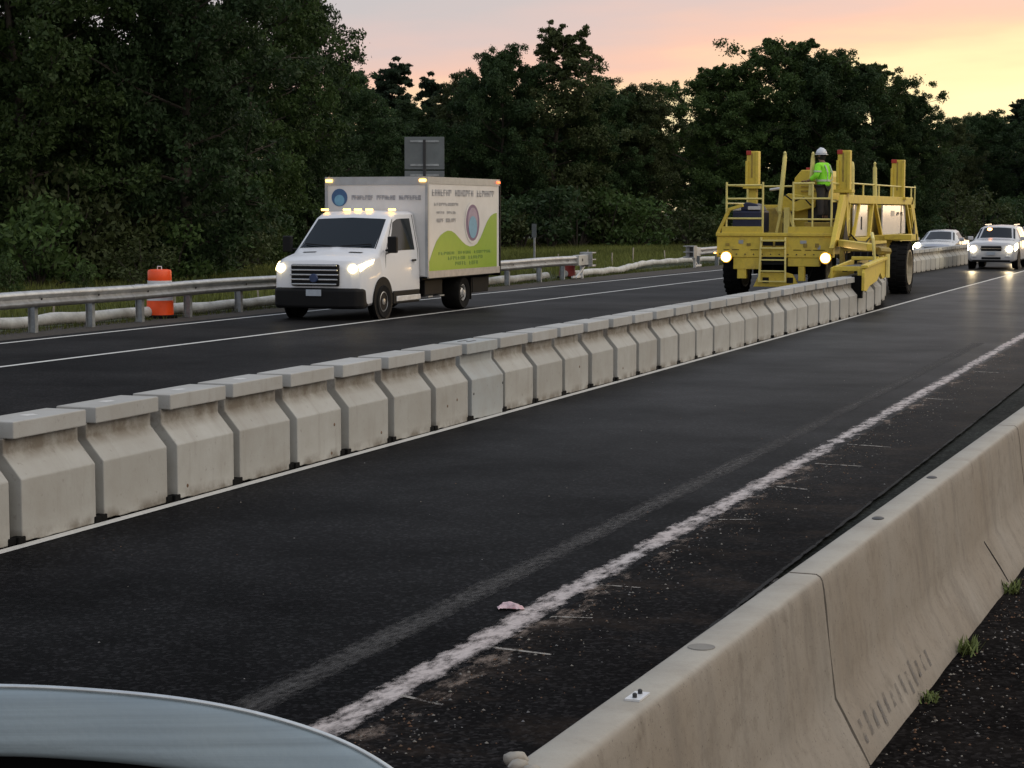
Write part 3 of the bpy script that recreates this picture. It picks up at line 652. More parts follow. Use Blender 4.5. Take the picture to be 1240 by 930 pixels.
class Shell:
    """car shell: stations (y, zb, zm, zbelt, w, wt, zt); S(t, s) with s 0 (sill, right) .. 12 (sill, left)"""
    def __init__(s, st): s.st = st
    def sec(s, t):
        i = min(int(t), len(s.st) - 2); f = t - i; a, b = s.st[i], s.st[i + 1]
        y, zb, zm, ze, w_, wt, zt = [p + (q_ - p) * f for p, q_ in zip(a, b)]
        h = [(w_ * .90, zb), (w_ * .985, zb + .07), (w_, zm), (w_ * .985, ze), (wt, zt - .05), (wt - .10, zt), (0, zt + .025)]
        return [Vector((x, y, z)) for x, z in h] + [Vector((-x, y, z)) for x, z in reversed(h[:-1])]
    def S(s, t, u):
        p = s.sec(t); i = min(int(u), 11); return p[i].lerp(p[i + 1], u - i)
    def pt(s, t, u, off=0.):
        P = s.S(t, u)
        if off:
            e = .05; T = len(s.st) - 1
            a = s.S(min(t + e, T), u) - s.S(max(t - e, 0), u); b = s.S(t, min(u + e, 12)) - s.S(t, max(u - e, 0)); n = a.cross(b)
            if n.length > 1e-9:
                n.normalize(); c = Vector((0, P.y, .8))
                if n.dot(P - c) < 0: n = -n
                P = P + n * off
        return P
    def body(s, name, mat, parent, n=4):
        T = len(s.st) - 1; rings = [[tuple(p) for p in s.sec(i / n)] for i in range(T * n + 1)]; mb = MB(); mb.loft(rings, closed=True)
        return mb.build(name, mat, parent, smooth=50, bevel=.015)
    def patch(s, quad, name, mat, parent, off=.006, nu=6, nv=6, th=True):
        """quad: 4 (t,u) corners, bilinear"""
        mb = MB(); g = []
        for i in range(nu + 1):
            for j in range(nv + 1):
                a = i / nu; b = j / nv
                t = (quad[0][0] * (1 - a) + quad[1][0] * a) * (1 - b) + (quad[3][0] * (1 - a) + quad[2][0] * a) * b
                u = (quad[0][1] * (1 - a) + quad[1][1] * a) * (1 - b) + (quad[3][1] * (1 - a) + quad[2][1] * a) * b
                g.append(tuple(s.pt(t, u, off)))
        F = [(i * (nv + 1) + j, i * (nv + 1) + j + 1, (i + 1) * (nv + 1) + j + 1, (i + 1) * (nv + 1) + j) for i in range(nu) for j in range(nv)]
        mb.add(g, F); return mb.build(name, mat, parent, smooth=60)
def wheel(parent, x, y, r, wd, side, rimr=.6, rimmat=None, arch=True, hub=.0):
    w_ = MB(); h = wd / 2
    w_.lathe([(r * rimr, -h * .9), (r * .9, -h), (r * .985, -h * .75), (r, -h * .4), (r, h * .4), (r * .985, h * .75), (r * .9, h), (r * rimr, h * .9)], (x, y, r), 'X', 32)
    wo_ = w_.build('wheel', M_TYRE, parent, smooth=35)
    rm = MB(); f = x + side * (h * .8); R_ = r * rimr
    rm.lathe([(R_, 0), (R_ * .9, side * .01), (R_ * .82, -side * .05), (R_ * .35, -side * .03 + side * hub), (R_ * .3, side * .01 + side * hub), (0, side * .02 + side * hub)], (f, y, r), 'X', 28)
    rm.build('rim', rimmat or M_RIM, wo_, smooth=35)
    ho = MB()
    for k in range(8):
        a = k * math.pi / 4; c = (f + side * .002 - side * .03, y + math.cos(a) * R_ * .62, r + math.sin(a) * R_ * .62); ho.box(c, (.03, R_ * .2, R_ * .2), Matrix.Rotation(a, 3, 'X'))
    ho.build('rim_hole', M_BLACK, wo_)
    return wo_
def arch(parent, x, y, r, side, depth=.25):
    a = MB(); a.lathe([(0, 0), (r, 0), (r, side * .05), (r * .93, side * .05), (0, side * .05)], (x, y, r * .88), 'X', 28); return a.build('wheel_arch', M_BLACK, parent)
def glyph_row(mb, f, u0, u1, v, h, seed, words, cond=.55, slant=0.):
    """a row of small letter-like strokes; f(u, v) gives the point and the frame (origin, du, dv, n)"""
    r_ = seedrand(seed); tot = sum(words) + (len(words) - 1) * 1.2; cw = (u1 - u0) / tot; u = u0
    for wl in words:
        for _ in range(int(wl)):
            k = r_.randint(0, 4); sw = cw * .17
            def seg(a, b, c, d): f(mb, u + a * cw, v + b * h, u + c * cw, v + d * h)
            seg(.12, 0, .12 + .17, 1)
            if k in (0, 1): seg(.12, 0, .8, .17)
            if k in (0, 2, 3): seg(.12, .83, .8, 1)
            if k in (1, 2, 4): seg(.12, .42, .8, .58)
            if k in (0, 3, 4): seg(.63, 0 if k != 3 else .42, .8, 1)
            u += cw
        u += 1.2 * cw

# ---- delivery truck (local: +y to its rear, origin on the ground under the front bumper centre)
TX, TY = -17.38, 35.15
trk = empty('box_truck', (TX, TY, 0))
tag(trk, 'white box truck with green swoosh side graphic and lit headlights driving on the left road', 'truck')
sh = Shell([(0.0, .32, .62, .96, .76, .66, 1.06), (.09, .26, .60, 1.06, .95, .85, 1.20), (.28, .26, .6, 1.15, 1.0, .90, 1.275), (.92, .30, .6, 1.27, 1.02, .95, 1.37), (1.80, .30, .6, 1.36, 1.03, .86, 2.10), (2.05, .30, .6, 1.36, 1.03, .86, 2.19), (2.92, .30, .6, 1.36, 1.03, .87, 2.2)])
sh.body('cab', M_WHITE, trk)
sh.patch([(3.10, 4.75), (3.10, 7.25), (3.92, 7.1), (3.92, 4.9)], 'windshield', M_GLASS, trk, .006, 8, 12)
for side in (0, 1):
    q = lambda t, u: (t, u if side == 0 else 12 - u)
    # side window: slanted front edge
    dr = sh.patch([q(3.30, 3.04), q(5.72, 3.04), q(5.72, 3.88), q(4.06, 3.88)], 'side_window', M_GLASS, trk, .007)
    if side == 0:
        pass
    mb = MB()
    for a, b in [((3.25, 3.03), (3.6, 3.05))]: pass
    # door shut lines
    dl = MB(); pts_ = [sh.pt(*q(t, u), .004) for t, u in [(3.3, .9), (3.3, 3.0), (4.1, 3.97)]]; dl.tube(pts_, .006, 5); pts_ = [sh.pt(*q(t, u), .004) for t, u in [(5.9, .9), (5.9, 3.0), (5.9, 3.97)]]; dl.tube(pts_, .006, 5); dl.build('door_seam', M_BLACK, trk)
    hd = MB(); c_ = sh.pt(*q(5.6, 2.75), .03); hd.box(c_, (.035, .18, .04)); hd.build('door_handle', M_BLACK, trk, bevel=.008)
    sx = 1 if side == 0 else -1
    mr_ = MB(); mr_.box((sx * 1.20, 1.12, 1.52), (.20, .12, .34)); mr_.bar((sx * 1.0, 1.2, 1.4), (sx * 1.2, 1.12, 1.42), .05, .05); mr_.build('door_mirror', M_BLACK, trk, bevel=.03)
    hl = sh.patch([q(1.0, 2.85), q(2.45, 2.9), q(2.6, 3.06), q(1.0, 3.5)], 'headlight', M_HLT, trk, .012)
    hb_ = MB(); hb_.lathe([(0, -.03), (.06, -.025), (.085, .0), (.09, .06), (0, .06)], (sx * .80, .0, 1.05), 'Y', 20); hb_.build('headlight_bulb', M_HLT, hl, smooth=40)
    spot(trk, (sx * .80, -.12, 1.0), (sx * .8 + .0, -22, -.4), 70, (1, .85, .6), 50)
    wheel(trk, sx * .935, 1.02, .355, .25, sx, .60); arch(trk, sx * .985, 1.02, .46, sx)
    wheel(trk, sx * .86, 5.35, .375, .44, sx, .52, mk('steel_rim', (.5, .5, .49), .45, .4), hub=.03)
    mf = MB(); mf.bx(sx * .62, sx * 1.05, 5.83, 5.86, .2, .72); mf.build('mud_flap', M_BLACK, trk)
    sk = MB(); sk.bx(sx * .99, sx * 1.045, 1.5, 2.88, .28, .55); sk.build('side_step', M_BLACK, trk, bevel=.02)
    rs_ = MB(); rs_.bx(sx * 1.0, sx * 1.056, 1.65, 2.9, .33, .44); rs_.build('step_trim', M_PALE, trk, bevel=.01)
bm = MB(); pb = [(-.98, .42), (-1.0, .12), (-.90, -.04), (-.55, -.10), (.55, -.10), (.90, -.04), (1.0, .12), (.98, .42)]
bm.prism(pb, 'Z', .24, .66); bm.build('bumper', M_BLACK, trk, bevel=.07, seg=4)
gl = MB(); gl.bx(-.53, .53, -.075, .02, .70, 1.14); gl.build('grille', M_BLACK, trk, bevel=.03)
for k, z in enumerate((.735, .83, .925, 1.02, 1.115)):
    gb = MB(); gb.bx(-.54 + .02 * abs(k - 2), .54 - .02 * abs(k - 2), -.105 + k * .004, -.08, z - .017, z + .017); gb.build('grille_bar', M_CHROME, trk, bevel=.008)
eb = MB().lathe([(0, 0), (.10, 0), (.085, -.02), (0, -.02)], (0, -.11, .955), 'Y', 20); eb.build('badge', mk('badge_blue', (.03, .05, .12), .3), trk).scale = (1, 1, .9)
MB().bx(-.17, .17, -.125, -.11, .5, .63).build('number_plate', M_PLATE, trk, bevel=.004)
for sx in (-1, 1):
    sh.patch([(2.70, 6 - sx * .45), (2.70, 6 - sx * .80), (2.86, 6 - sx * .80), (2.86, 6 - sx * .45)], 'hood_vent', M_BLACK, trk, .008)
    wp = MB(); wp.bar((sx * .1, .95, 1.485), (sx * .75, 1.06, 1.53), .02, .02); wp.build('wiper', M_BLACK, trk)
for x in (-.78, -.26, -.0, .26, .78):
    am = MB(); am.box((x, 2.02 + abs(x) * .02, 2.235), (.14, .10, .045)); am.build('roof_marker_light', M_AMB, trk, bevel=.012)
BX0, BX1, BY0, BY1, BZ0, BZ1 = -1.20, 1.20, 2.95, 7.25, .80, 2.93
bxm = MB(); bxm.bx(BX0, BX1, BY0, BY1, BZ0, BZ1); bxb = bxm.build('cargo_box', M_BOXW, trk, bevel=.03)
tr_ = MB()
for sx in (BX0, BX1): tr_.bx(sx - .012, sx + .012, BY0 - .012, BY1 + .012, BZ1 - .14, BZ1 + .012)
tr_.bx(BX0 - .013, BX1 + .013, BY0 - .014, BY0 + .01, BZ1 - .16, BZ1 + .013)
tr_.bx(BX1 - .05, BX1 + .014, BY0 - .016, BY0 + .05, BZ0, BZ1); tr_.bx(BX0 - .014, BX0 + .05, BY0 - .016, BY0 + .05, BZ0, BZ1)
tr_.build('corner_trim', M_GREYB, trk)
rl = MB(); rl.bx(BX1 - .02, BX1 + .016, BY0 + .02, BY1, BZ0 - .03, BZ0 + .12); rl.bx(BX0 - .016, BX0 + .02, BY0 + .02, BY1, BZ0 - .03, BZ0 + .12); rl.build('base_rail', mk('rail_beige', (.42, .39, .36), .5, .2), trk)
dfr = MB(); dfr.bx(BX0 + .02, BX1 + .02, BY1, BY1 + .06, BZ0 - .1, BZ1); dfr.build('rear_door_frame', M_BLACK, trk, bevel=.01)
# green swoosh on both long sides
gcurve = [(0.0, .10), (.02, .16), (.06, .26), (.10, .345), (.15, .41), (.2, .445), (.25, .465), (.30, .46), (.35, .43), (.40, .38), (.45, .33), (.5, .29), (.56, .265), (.62, .27), (.67, .30), (.72, .37), (.77, .47), (.82, .57), (.87, .635), (.92, .665), (.965, .675)]
M_GRN = mk('graphic_green', (.20, .34, .012), .4, var=.05); M_GRT = mk('graphic_green_text', (.09, .22, .06), .5); M_GTX = mk('graphic_grey', (.36, .37, .41), .5, var=.1)
M_LB = mk('logo_light_blue', (.14, .32, .46), .45); M_PU = mk('logo_purple', (.16, .10, .19), .45); M_PG = mk('logo_grey_mauve', (.33, .26, .34), .5)
Lb = BY1 - BY0 - .10; Hb = BZ1 - .16 - BZ0 - .13
for sx in (1, -1):
    X0 = BX1 + .003 if sx > 0 else BX0 - .003
    P = lambda u, v, k=0: (X0 + sx * .003 * k, BY0 + .07 + u * Lb, BZ0 + .125 + v * Hb)
    gm_ = MB(); poly = [(BY0 + .07 + u * Lb, BZ0 + .125 + v * Hb) for u, v in gcurve]
    poly = poly + [(BY0 + .07 + .965 * Lb, BZ0 + .122), (BY0 + .07, BZ0 + .122)]
    gm_.prism(poly, 'X', X0, X0 + sx * .003); gm_.build('swoosh_graphic', M_GRN, trk)
    lg = None
    for (r_, mt, nm, k, hh) in [(.47, M_BOXW, 'logo_ring', 1, None), (.41, M_PU, 'logo', 2, None), (.33, M_PG, 'logo_top', 3, 'top'), (.34, M_LB, 'logo_ball', 4, 'low')]:
        cy, cz = BY0 + .07 + .60 * Lb, BZ0 + .125 + .555 * Hb
        if hh == 'low': cz -= .10; r_ = .25
        if hh == 'top': cz += .04; r_ = .30
        l_ = MB(); l_.prism([(cy + r_ * math.cos(a * math.pi / 16), cz + r_ * math.sin(a * math.pi / 16)) for a in range(32)], 'X', X0 + sx * .003 * (k - 0), X0 + sx * (.003 * k + .003))
        o_ = l_.build(nm, mt, trk if lg is None or k < 3 else lg)
        if nm == 'logo': lg = o_
    def fr(mb, u0, v0, u1, v1, sx=sx, X0=X0):
        y0, y1 = BY0 + .07 + u0 * Lb, BY0 + .07 + u1 * Lb
        mb.bx(X0 + sx * .004, X0 + sx * .0065, y0, y1, BZ0 + .125 + v0 * Hb, BZ0 + .125 + v1 * Hb)
    t1 = MB(); glyph_row(t1, fr, .04, .93, .875, .075, 3, [7, 7, 7]); t1.build('side_lettering', M_GTX, trk)
    M_GL = mk('graphic_grey_light', (.40, .40, .42), .5)
    for a_, b_, c_, d_, e_, w_ in [(.07, .40, .76, .035, 4, [11]), (.10, .37, .665, .03, 5, [4, 5]), (.10, .37, .565, .045, 6, [4, 6])]:
        t2 = MB(); glyph_row(t2, fr, a_, b_, c_, d_, e_, w_); t2.build('side_lettering', M_GL, trk)
    for a_, b_, c_, d_, e_, w_ in [(.12, .88, .18, .035, 7, [6, 5, 7]), (.25, .75, .115, .04, 8, [7, 6]), (.35, .68, .045, .045, 9, [5, 4])]:
        t3 = MB(); glyph_row(t3, fr, a_, b_, c_, d_, e_, w_); t3.build('side_lettering', M_GRT, trk)
def ff(mb, u0, v0, u1, v1): mb.bx(BX0 + u0, BX0 + u1, BY0 - .02, BY0 - .003, v0, v1)
t4 = MB(); glyph_row(t4, ff, .62, 2.25, 2.45, .095, 12, [8, 7, 8]); t4.build('front_lettering', M_GTX, trk)
l_ = MB(); l_.lathe([(0, 0), (.19, 0), (.19, -.006), (0, -.006)], (BX0 + .33, BY0 - .004, 2.5), 'Y', 24); lo_ = l_.build('front_logo', mk('logo_navy', (.04, .10, .22), .4), trk)
MB().lathe([(0, 0), (.12, 0), (.12, -.005), (0, -.005)], (BX0 + .33, BY0 - .011, 2.44), 'Y', 20).build('logo_ball', M_LB, lo_)
for x in (BX0 + .09, BX1 - .10):
    am = MB(); am.box((x, BY0 - .03, BZ1 - .07), (.15, .05, .06)); am.build('corner_marker_light', M_AMB, trk, bevel=.012)
for sx in (BX0 - .02, BX1 + .025):
    am = MB(); am.box((sx, BY1 - .12, BZ1 - .06), (.04, .16, .05)); am.build('rear_marker_light', M_RED, trk, bevel=.01)
ch_ = MB(); ch_.bx(-.42, -.32, 2.4, 7.1, .55, .78); ch_.bx(.32, .42, 2.4, 7.1, .55, .78); ch_.bx(-.9, .9, 5.25, 5.45, .3, .42); ch_.bx(-1.0, 1.0, 6.9, 7.1, .45, .78); ch_.bx(-1.05, 1.05, 3.0, 7.2, .72, .79)
ch_.bx(.45, .98, 3.3, 4.3, .38, .72); ch_.bx(-.98, -.45, 3.2, 4.5, .35, .72); ch_.bx(.4, 1.02, 6.0, 7.0, .34, .7); ch_.build('chassis', M_BLACK, trk, bevel=.02)
for y_ in (3.45, 4.1): fc = MB(); fc.bx(.7, 1.0, y_, y_ + .25, .34, .37); fc.build('tank_strap', M_GREYB, trk)

# ---- parked / following cars
def car(name, st, x, y, label, cat, color, hl, wr, ws, wheels, rz=0., beacon=False, both=True, grp=None, wind=((3.1, 4.2), (3.9, 4.15)), hz=0.):
    root = empty(name, (x, y, 0), rz); s_ = Shell(st); s_.body('body', color, root)
    (ta, ua), (tb, ub) = wind
    s_.patch([(ta, ua), (ta, 12 - ua), (tb, 12 - ub), (tb, ub)], 'windshield', M_GLASS, root, .006, 6, 10)
    for side in (0, 1):
        q = lambda t, u: (t, u if side == 0 else 12 - u)
        T = len(st) - 1
        s_.patch([q(ta + .45, 3.12), q(tb + 1.0, 3.12), q(tb + 1.0, 3.9), q(tb + .15, 3.9)], 'side_window', M_GLASS, root, .006)
        s_.patch([q(tb + 1.1, 3.12), q(T - 1.1, 3.12), q(T - 1.25, 3.9), q(tb + 1.1, 3.9)], 'side_window', M_GLASS, root, .006)
        sx = 1 if side == 0 else -1
        mr_ = MB(); p_ = s_.pt(*q(ta + .35, 3.1)); mr_.box((p_.x + sx * .10, p_.y, p_.z + .08), (.2, .12, .15)); mr_.build('door_mirror', color, root, bevel=.03)
        if both or side == 1:
            s_.patch([q(.9, 2.25), q(2.0, 2.4), q(2.0, 2.95), q(.75, 3.0)], 'headlight', hl, root, .012)
            h_ = MB(); c_ = s_.pt(*q(.8, 2.6)); h_.lathe([(0, -.05), (.11, -.045), (.12, .05), (0, .05)], (sx * (st[1][4] - .2), -.0, st[1][3] - .17 + hz), 'Y', 20); h_.build('headlight', hl, root)
            spot(root, (sx * (st[1][4] - .2), -.1, st[1][3] - .17), (sx * .6 + .6, -34, -.4), 170, (1, .78, .45), 50)
        for wy in wheels: wheel(root, sx * (st[2][4] - ws / 2 + .02), wy, wr, ws, sx, .62); arch(root, sx * (st[2][4] * .96), wy, wr * 1.2, sx)
        ind = MB(); ind.box((sx * (st[1][4] - .25), -.01, st[1][1] + .2), (.16, .03, .08)); ind.build('fog_light', M_PALE, root, bevel=.01)
    g_ = MB(); g_.bx(-.38, .38, -.02, .06, st[1][3] - .25, st[1][3] - .06); g_.build('grille', M_BLACK, root, bevel=.02)
    gb = MB(); gb.bx(-.42, .42, -.04, -.02, st[1][3] - .17, st[1][3] - .14); gb.build('grille_bar', M_CHROME, root)
    lw = MB(); lw.bx(-.36, .36, -.02, .1, st[1][1] + .08, st[1][1] + .17); lw.build('lower_intake', M_BLACK, root, bevel=.02)
    bp_ = MB(); bp_.bx(-.70, .70, -.05, .1, st[1][1] - .02, st[1][1] + .06); bp_.build('bumper_lip', M_BLACK, root, bevel=.02)
    MB().bx(-.16, .16, -.055, -.04, st[1][3] - .40, st[1][3] - .28).build('number_plate', M_PLATE, root)
    tag(root, label, cat, grp); return root
SUV = [(0.0, .36, .62, .86, .80, .66, .92), (.08, .30, .62, .95, .88, .76, 1.0), (.5, .30, .65, 1.02, .92, .80, 1.09), (1.2, .30, .65, 1.05, .93, .76, 1.13), (1.85, .30, .65, 1.06, .93, .66, 1.60), (2.8, .3, .65, 1.06, .93, .67, 1.66), (4.1, .3, .65, 1.06, .92, .64, 1.62), (4.5, .34, .65, 1.05, .90, .62, 1.3), (4.6, .38, .65, 1.0, .86, .6, 1.05)]
SED = [(0.0, .30, .5, .66, .78, .62, .70), (.1, .24, .5, .72, .86, .74, .78), (.5, .22, .52, .80, .89, .76, .86), (1.25, .22, .52, .88, .90, .74, .94), (2.05, .22, .52, .90, .90, .60, 1.34), (2.9, .22, .52, .90, .90, .60, 1.39), (3.7, .22, .52, .92, .89, .60, 1.26), (4.3, .24, .52, .92, .88, .68, 1.0), (4.8, .30, .52, .88, .82, .66, .92)]
M_SUVW = mk('suv_white', (.47, .47, .48), .25, var=.05, coat=.5)
M_SILV = mk('car_silver', (.40, .41, .43), .25, .5, var=.05, coat=.5)
suv = car('white_suv', SUV, -8.68, 75.2, 'white SUV with both headlights on and an orange beacon in its windscreen, behind the machine', 'car', M_SUVW, M_HLS, .35, .24, (.9, 3.6), rz=-.02)
bc = MB(); bc.lathe([(0, 0), (.10, 0), (.10, .10), (.07, .15), (0, .16)], (-.30, 1.72, 1.40), n=12); bc.build('beacon', emit('beacon_orange', (1, .35, .10), 12), suv, smooth=40)
rk = MB(); rk.tube([(-.55, 2.1, 1.68), (-.55, 3.9, 1.69)], .02, 6); rk.tube([(.55, 2.1, 1.68), (.55, 3.9, 1.69)], .02, 6); rk.build('roof_rack', M_CHROME, suv)
sed = car('silver_sedan', SED, -12.15, 84.0, 'silver sedan with one visible lit headlight, half hidden behind the far barrier row', 'car', M_SILV, M_HLS, .32, .22, (.85, 3.6), rz=-.03, both=False, hz=.20)
sed2 = car('following_car', SED, -8.2, 85.5, 'pale car close behind the white SUV, cut by the right edge of the photo', 'car', M_SUVW, M_HLS, .32, .22, (.85, 3.6), rz=-.03, both=False, hz=.20)
sed2.scale = (1.05, 1.05, 1.18)
# ------------------------------------------------------------------ yellow barrier transfer machine
M_Y = mk('machine_yellow', (.66, .50, .065), .55, var=.2, scale=4, stain=(.22, .15, .05), stain_amt=.7, stain_scale=4, spec=.45)
M_YL = mk('rail_yellow', (.70, .60, .20), .45, var=.12)
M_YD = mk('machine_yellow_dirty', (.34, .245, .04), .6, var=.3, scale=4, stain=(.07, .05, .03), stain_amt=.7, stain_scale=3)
M_WP = mk('white_cabinet', (.55, .54, .55), .25, var=.06, coat=.5)
M_NAVY = mk('navy_cover', (.012, .016, .05), .5); M_REDM = mk('red_reflector', (.38, .03, .015), .4)
mac = empty('barrier_transfer_machine', (-10.9, 48.0, 0))
tag(mac, 'tall yellow barrier moving machine with railed platform, ladder and lit lamps, carrying the concrete blocks', 'machine')
def W(mb): mb.v = [(x + 10.9, y - 48.0, z) for x, y, z in mb.v]; return mb
def part(mb, name, mat, bevel=0., par=None, smooth=None): return W(mb).build(name, mat, par or mac, bevel=bevel, smooth=smooth)
XL, XR = -12.38, -9.40
# front frame
f = MB(); f.bx(XL, XR, 48.0, 48.25, 1.04, 1.60); f.bx(XL - .02, XR + .02, 47.96, 48.28, 1.575, 1.66)
part(f, 'front_beam', M_Y, .012)
f = MB()
f.bx(-11.95, -11.25, 48.02, 48.2, .74, 1.04); f.bx(-11.85, -11.62, 48.03, 48.18, .5, .76)
part(f, 'skirt_plate', M_Y, .01)
f = MB(); f.bx(-10.55, -9.75, 48.02, 48.2, .82, 1.04); f.bx(-10.28, -10.12, 48.03, 48.18, .45, .84); part(f, 'skirt_plate', M_Y, .01)
f = MB(); f.bx(-11.95, -9.75, 50.2, 50.3, .55, 1.3); part(f, 'dark_fill_sheet', M_BLACK, .02)  # black sheet added to stand in for the darkness between the wheels
f = MB(); f.bx(-11.9, -10.1, 48.6, 50.1, 1.0, 1.5); part(f, 'undercarriage_dark_fill', M_BLACK, .05)  # black box added as undercarriage fill to darken the space below the beam
for x in (-11.55, -10.9, -10.1, -12.1, -9.8):
    q_ = MB(); q_.bx(x - .05, x + .05, 47.985, 48.0, 1.30 if x > -11 else 1.33, 1.40); part(q_, 'cover_plate', M_YD)
for x0, x1 in [(-12.2, -12.05), (-11.98, -11.8), (-11.5, -11.3), (-10.4, -10.2), (-10.1, -9.95), (-9.9, -9.6)]:
    q_ = MB(); q_.bx(x0, x1, 47.99, 48.0, 1.225, 1.24); part(q_, 'slot', M_BLACK)
# platform deck, toe boards
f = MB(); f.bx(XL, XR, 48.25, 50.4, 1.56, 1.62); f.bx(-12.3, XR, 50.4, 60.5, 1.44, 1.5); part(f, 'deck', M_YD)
f = MB(); f.bx(XL + .12, -11.2, 48.02, 48.05, 1.66, 1.82); part(f, 'toe_board', M_Y, .004)
f = MB(); f.bx(-10.55, XR, 48.02, 48.05, 1.66, 1.82); part(f, 'toe_board', M_Y, .004)
f = MB(); f.bx(XL + .12, XL + .15, 48.05, 50.3, 1.66, 1.82); part(f, 'toe_board', M_Y, .004)
# ladder
l = MB(); l.bar((-11.21, 47.95, 1.55), (-11.24, 47.86, .42), .045); l.bar((-10.60, 47.95, 1.55), (-10.57, 47.86, .42), .045)
part(l, 'ladder_rail', M_YL, .004)
for z in (1.47, 1.28, .98, .70, .44):
    l = MB(); l.bar((-11.22, 47.90, z), (-10.58, 47.90, z), .04, .035); part(l, 'ladder_rung', M_YL, .004)
l = MB(); l.prism([(-11.42, .30), (-10.25, .30), (-10.42, .62), (-10.56, .66), (-11.22, .66), (-11.30, .56)], 'Y', 48.0, 48.12); part(l, 'step_plate', M_Y, .01)
for x in (-11.12, -10.5): l = MB(); l.bx(x - .06, x + .10, 47.985, 47.999, .40, .54); part(l, 'step_hole', M_BLACK)
l = MB(); l.bx(-11.18, -10.92, 47.96, 47.998, 1.34, 1.44); part(l, 'ladder_recess', M_BLACK)
l = MB(); l.bx(-10.86, -10.63, 47.96, 47.998, 1.34, 1.44); part(l, 'ladder_recess', M_BLACK)
l = MB(); l.bx(-11.18, -10.62, 47.96, 47.998, .86, 1.06); part(l, 'ladder_recess', M_BLACK)
# headlamps
for i, (x, z) in enumerate([(-12.10, 1.05), (-9.56, 1.04)]):
    h = MB(); h.lathe([(0, .10), (.11, .09), (.145, -.02), (.15, -.05), (.13, -.05), (0, -.02)], (x, 47.92, z), 'Y', 20); ho_ = part(h, 'lamp_housing', M_YD, smooth=40)
    h = MB(); h.lathe([(0, -.045), (.07, -.04), (.115, -.02), (.115, .0), (0, 0)], (x, 47.86, z), 'Y', 20); part(h, 'headlight', M_HLM, smooth=40)
    spot(mac, (x + 10.9, 47.78 - 48, z), (x + 10.9 + (.9 if i else .3), -12, -.2), 130, (1, .62, .25), 75)
am = MB(); am.lathe([(0, 0), (.03, 0), (.03, .03), (0, .04)], (-12.42, 47.98, 1.13), n=10); part(am, 'marker_lamp', M_AMB)
# handrails
def rails(name, posts, zt, runs, r=.028):
    for p in posts:
        m = MB(); m.tube([(p[0], p[1], p[2]), (p[0], p[1], zt - .02), (p[0], p[1], zt)], r, 8); part(m, name + '_post', M_YL, smooth=50)
    for a, b in runs:
        m = MB(); m.tube([a, b], r * .85, 8); part(m, name + '_bar', M_YL, smooth=50)
rails('handrail', [(-12.16, 48.1, 1.62), (-11.22, 48.1, 1.62), (-10.44, 48.1, 1.62), (-9.47, 48.1, 1.62)], 2.94,
      [((-12.16, 48.1, 2.86), (-11.22, 48.1, 2.86)), ((-12.16, 48.1, 2.52), (-11.22, 48.1, 2.52)), ((-12.16, 48.1, 2.02), (-11.22, 48.1, 2.02)),
       ((-10.44, 48.1, 2.9), (-9.9, 48.1, 2.9)), ((-10.44, 48.1, 2.52), (-9.47, 48.1, 2.52)), ((-10.44, 48.1, 2.0), (-9.47, 48.1, 2.0)),
       ((-9.47, 48.1, 2.9), (-9.42, 50.2, 2.9)), ((-9.47, 48.1, 2.45), (-9.42, 50.2, 2.45)), ((-9.47, 48.1, 2.0), (-9.42, 50.2, 2.0)),
       ((-12.16, 48.1, 2.86), (-12.2, 50.5, 2.86)), ((-12.16, 48.1, 2.4), (-12.2, 50.5, 2.4)), ((-12.2, 50.5, 2.86), (-11.0, 50.5, 2.86)), ((-9.95, 48.1, 2.9), (-9.95, 48.1, 1.66))])
rails('handrail', [(-12.2, 50.5, 1.62), (-9.42, 50.2, 1.62)], 2.9, [])
m = MB(); m.bar((-12.38, 48.06, 1.62), (-12.08, 48.06, 2.24), .10, .08); m.bar((-12.1, 48.06, 2.24), (-11.72, 48.06, 2.36), .10, .08); part(m, 'end_brace', M_Y, .01)
m = MB(); m.bar((-12.38, 50.2, 1.62), (-12.1, 50.2, 2.4), .10, .08); part(m, 'end_brace', M_Y, .01)
# tall hollow lifting columns
def column(x, y, z0, z1, label_red=True, wd=.30):
    m = MB(); m.bx(x - wd / 2, x + wd / 2, y - .14, y + .14, z0, z1); m.bx(x + wd / 2 - .055, x + wd / 2 + .02, y - .2, y - .135, z0, z1 - .02); m.bx(x - wd / 2 - .02, x - wd / 2 + .05, y - .2, y - .135, z0, z1 - .25)
    c_ = part(m, 'lift_column', M_Y, .01)
    m = MB(); m.bx(x - .035, x + .01, y - .146, y - .139, z0 + .2, z1 - .06); part(m, 'column_slot', M_YD, par=None)
    if label_red: m = MB(); m.bx(x - wd / 2 - .01, x - .03, y - .16, y - .12, z1 - .10, z1 + .01); part(m, 'red_reflector', M_REDM, .01)
    m = MB(); m.bx(x - wd * .75, x + wd * .75, y - .22, y + .2, z0 - .08, z0); m.bx(x - .1, x + .1, y - .1, y + .1, 1.5, z0 - .08); part(m, 'column_base', M_Y, .01)
column(-11.66, 48.9, 2.86, 3.74); column(-9.33, 49.0, 2.75, 3.74, wd=.31); column(-9.42, 57.9, 2.62, 3.72, wd=.36); column(-12.0, 57.9, 2.62, 3.5, wd=.3)
for (x, y, z0, z1, lean) in [(-10.78, 48.6, 2.2, 3.72, -.12), (-10.06, 48.6, 2.6, 3.70, -.05), (-9.3, 49.9, 2.5, 3.48, .0), (-9.3, 53.2, 2.5, 3.55, .02)]:
    m = MB(); m.tube([(x + lean, y, z0), (x, y, z1 - .16), (x, y, z1 - .04), (x, y, z1)], lambda t: [.062, .055, .04, .015][min(3, int(t * 3 + .01))], 8); part(m, 'guide_pole', M_YL, smooth=40)
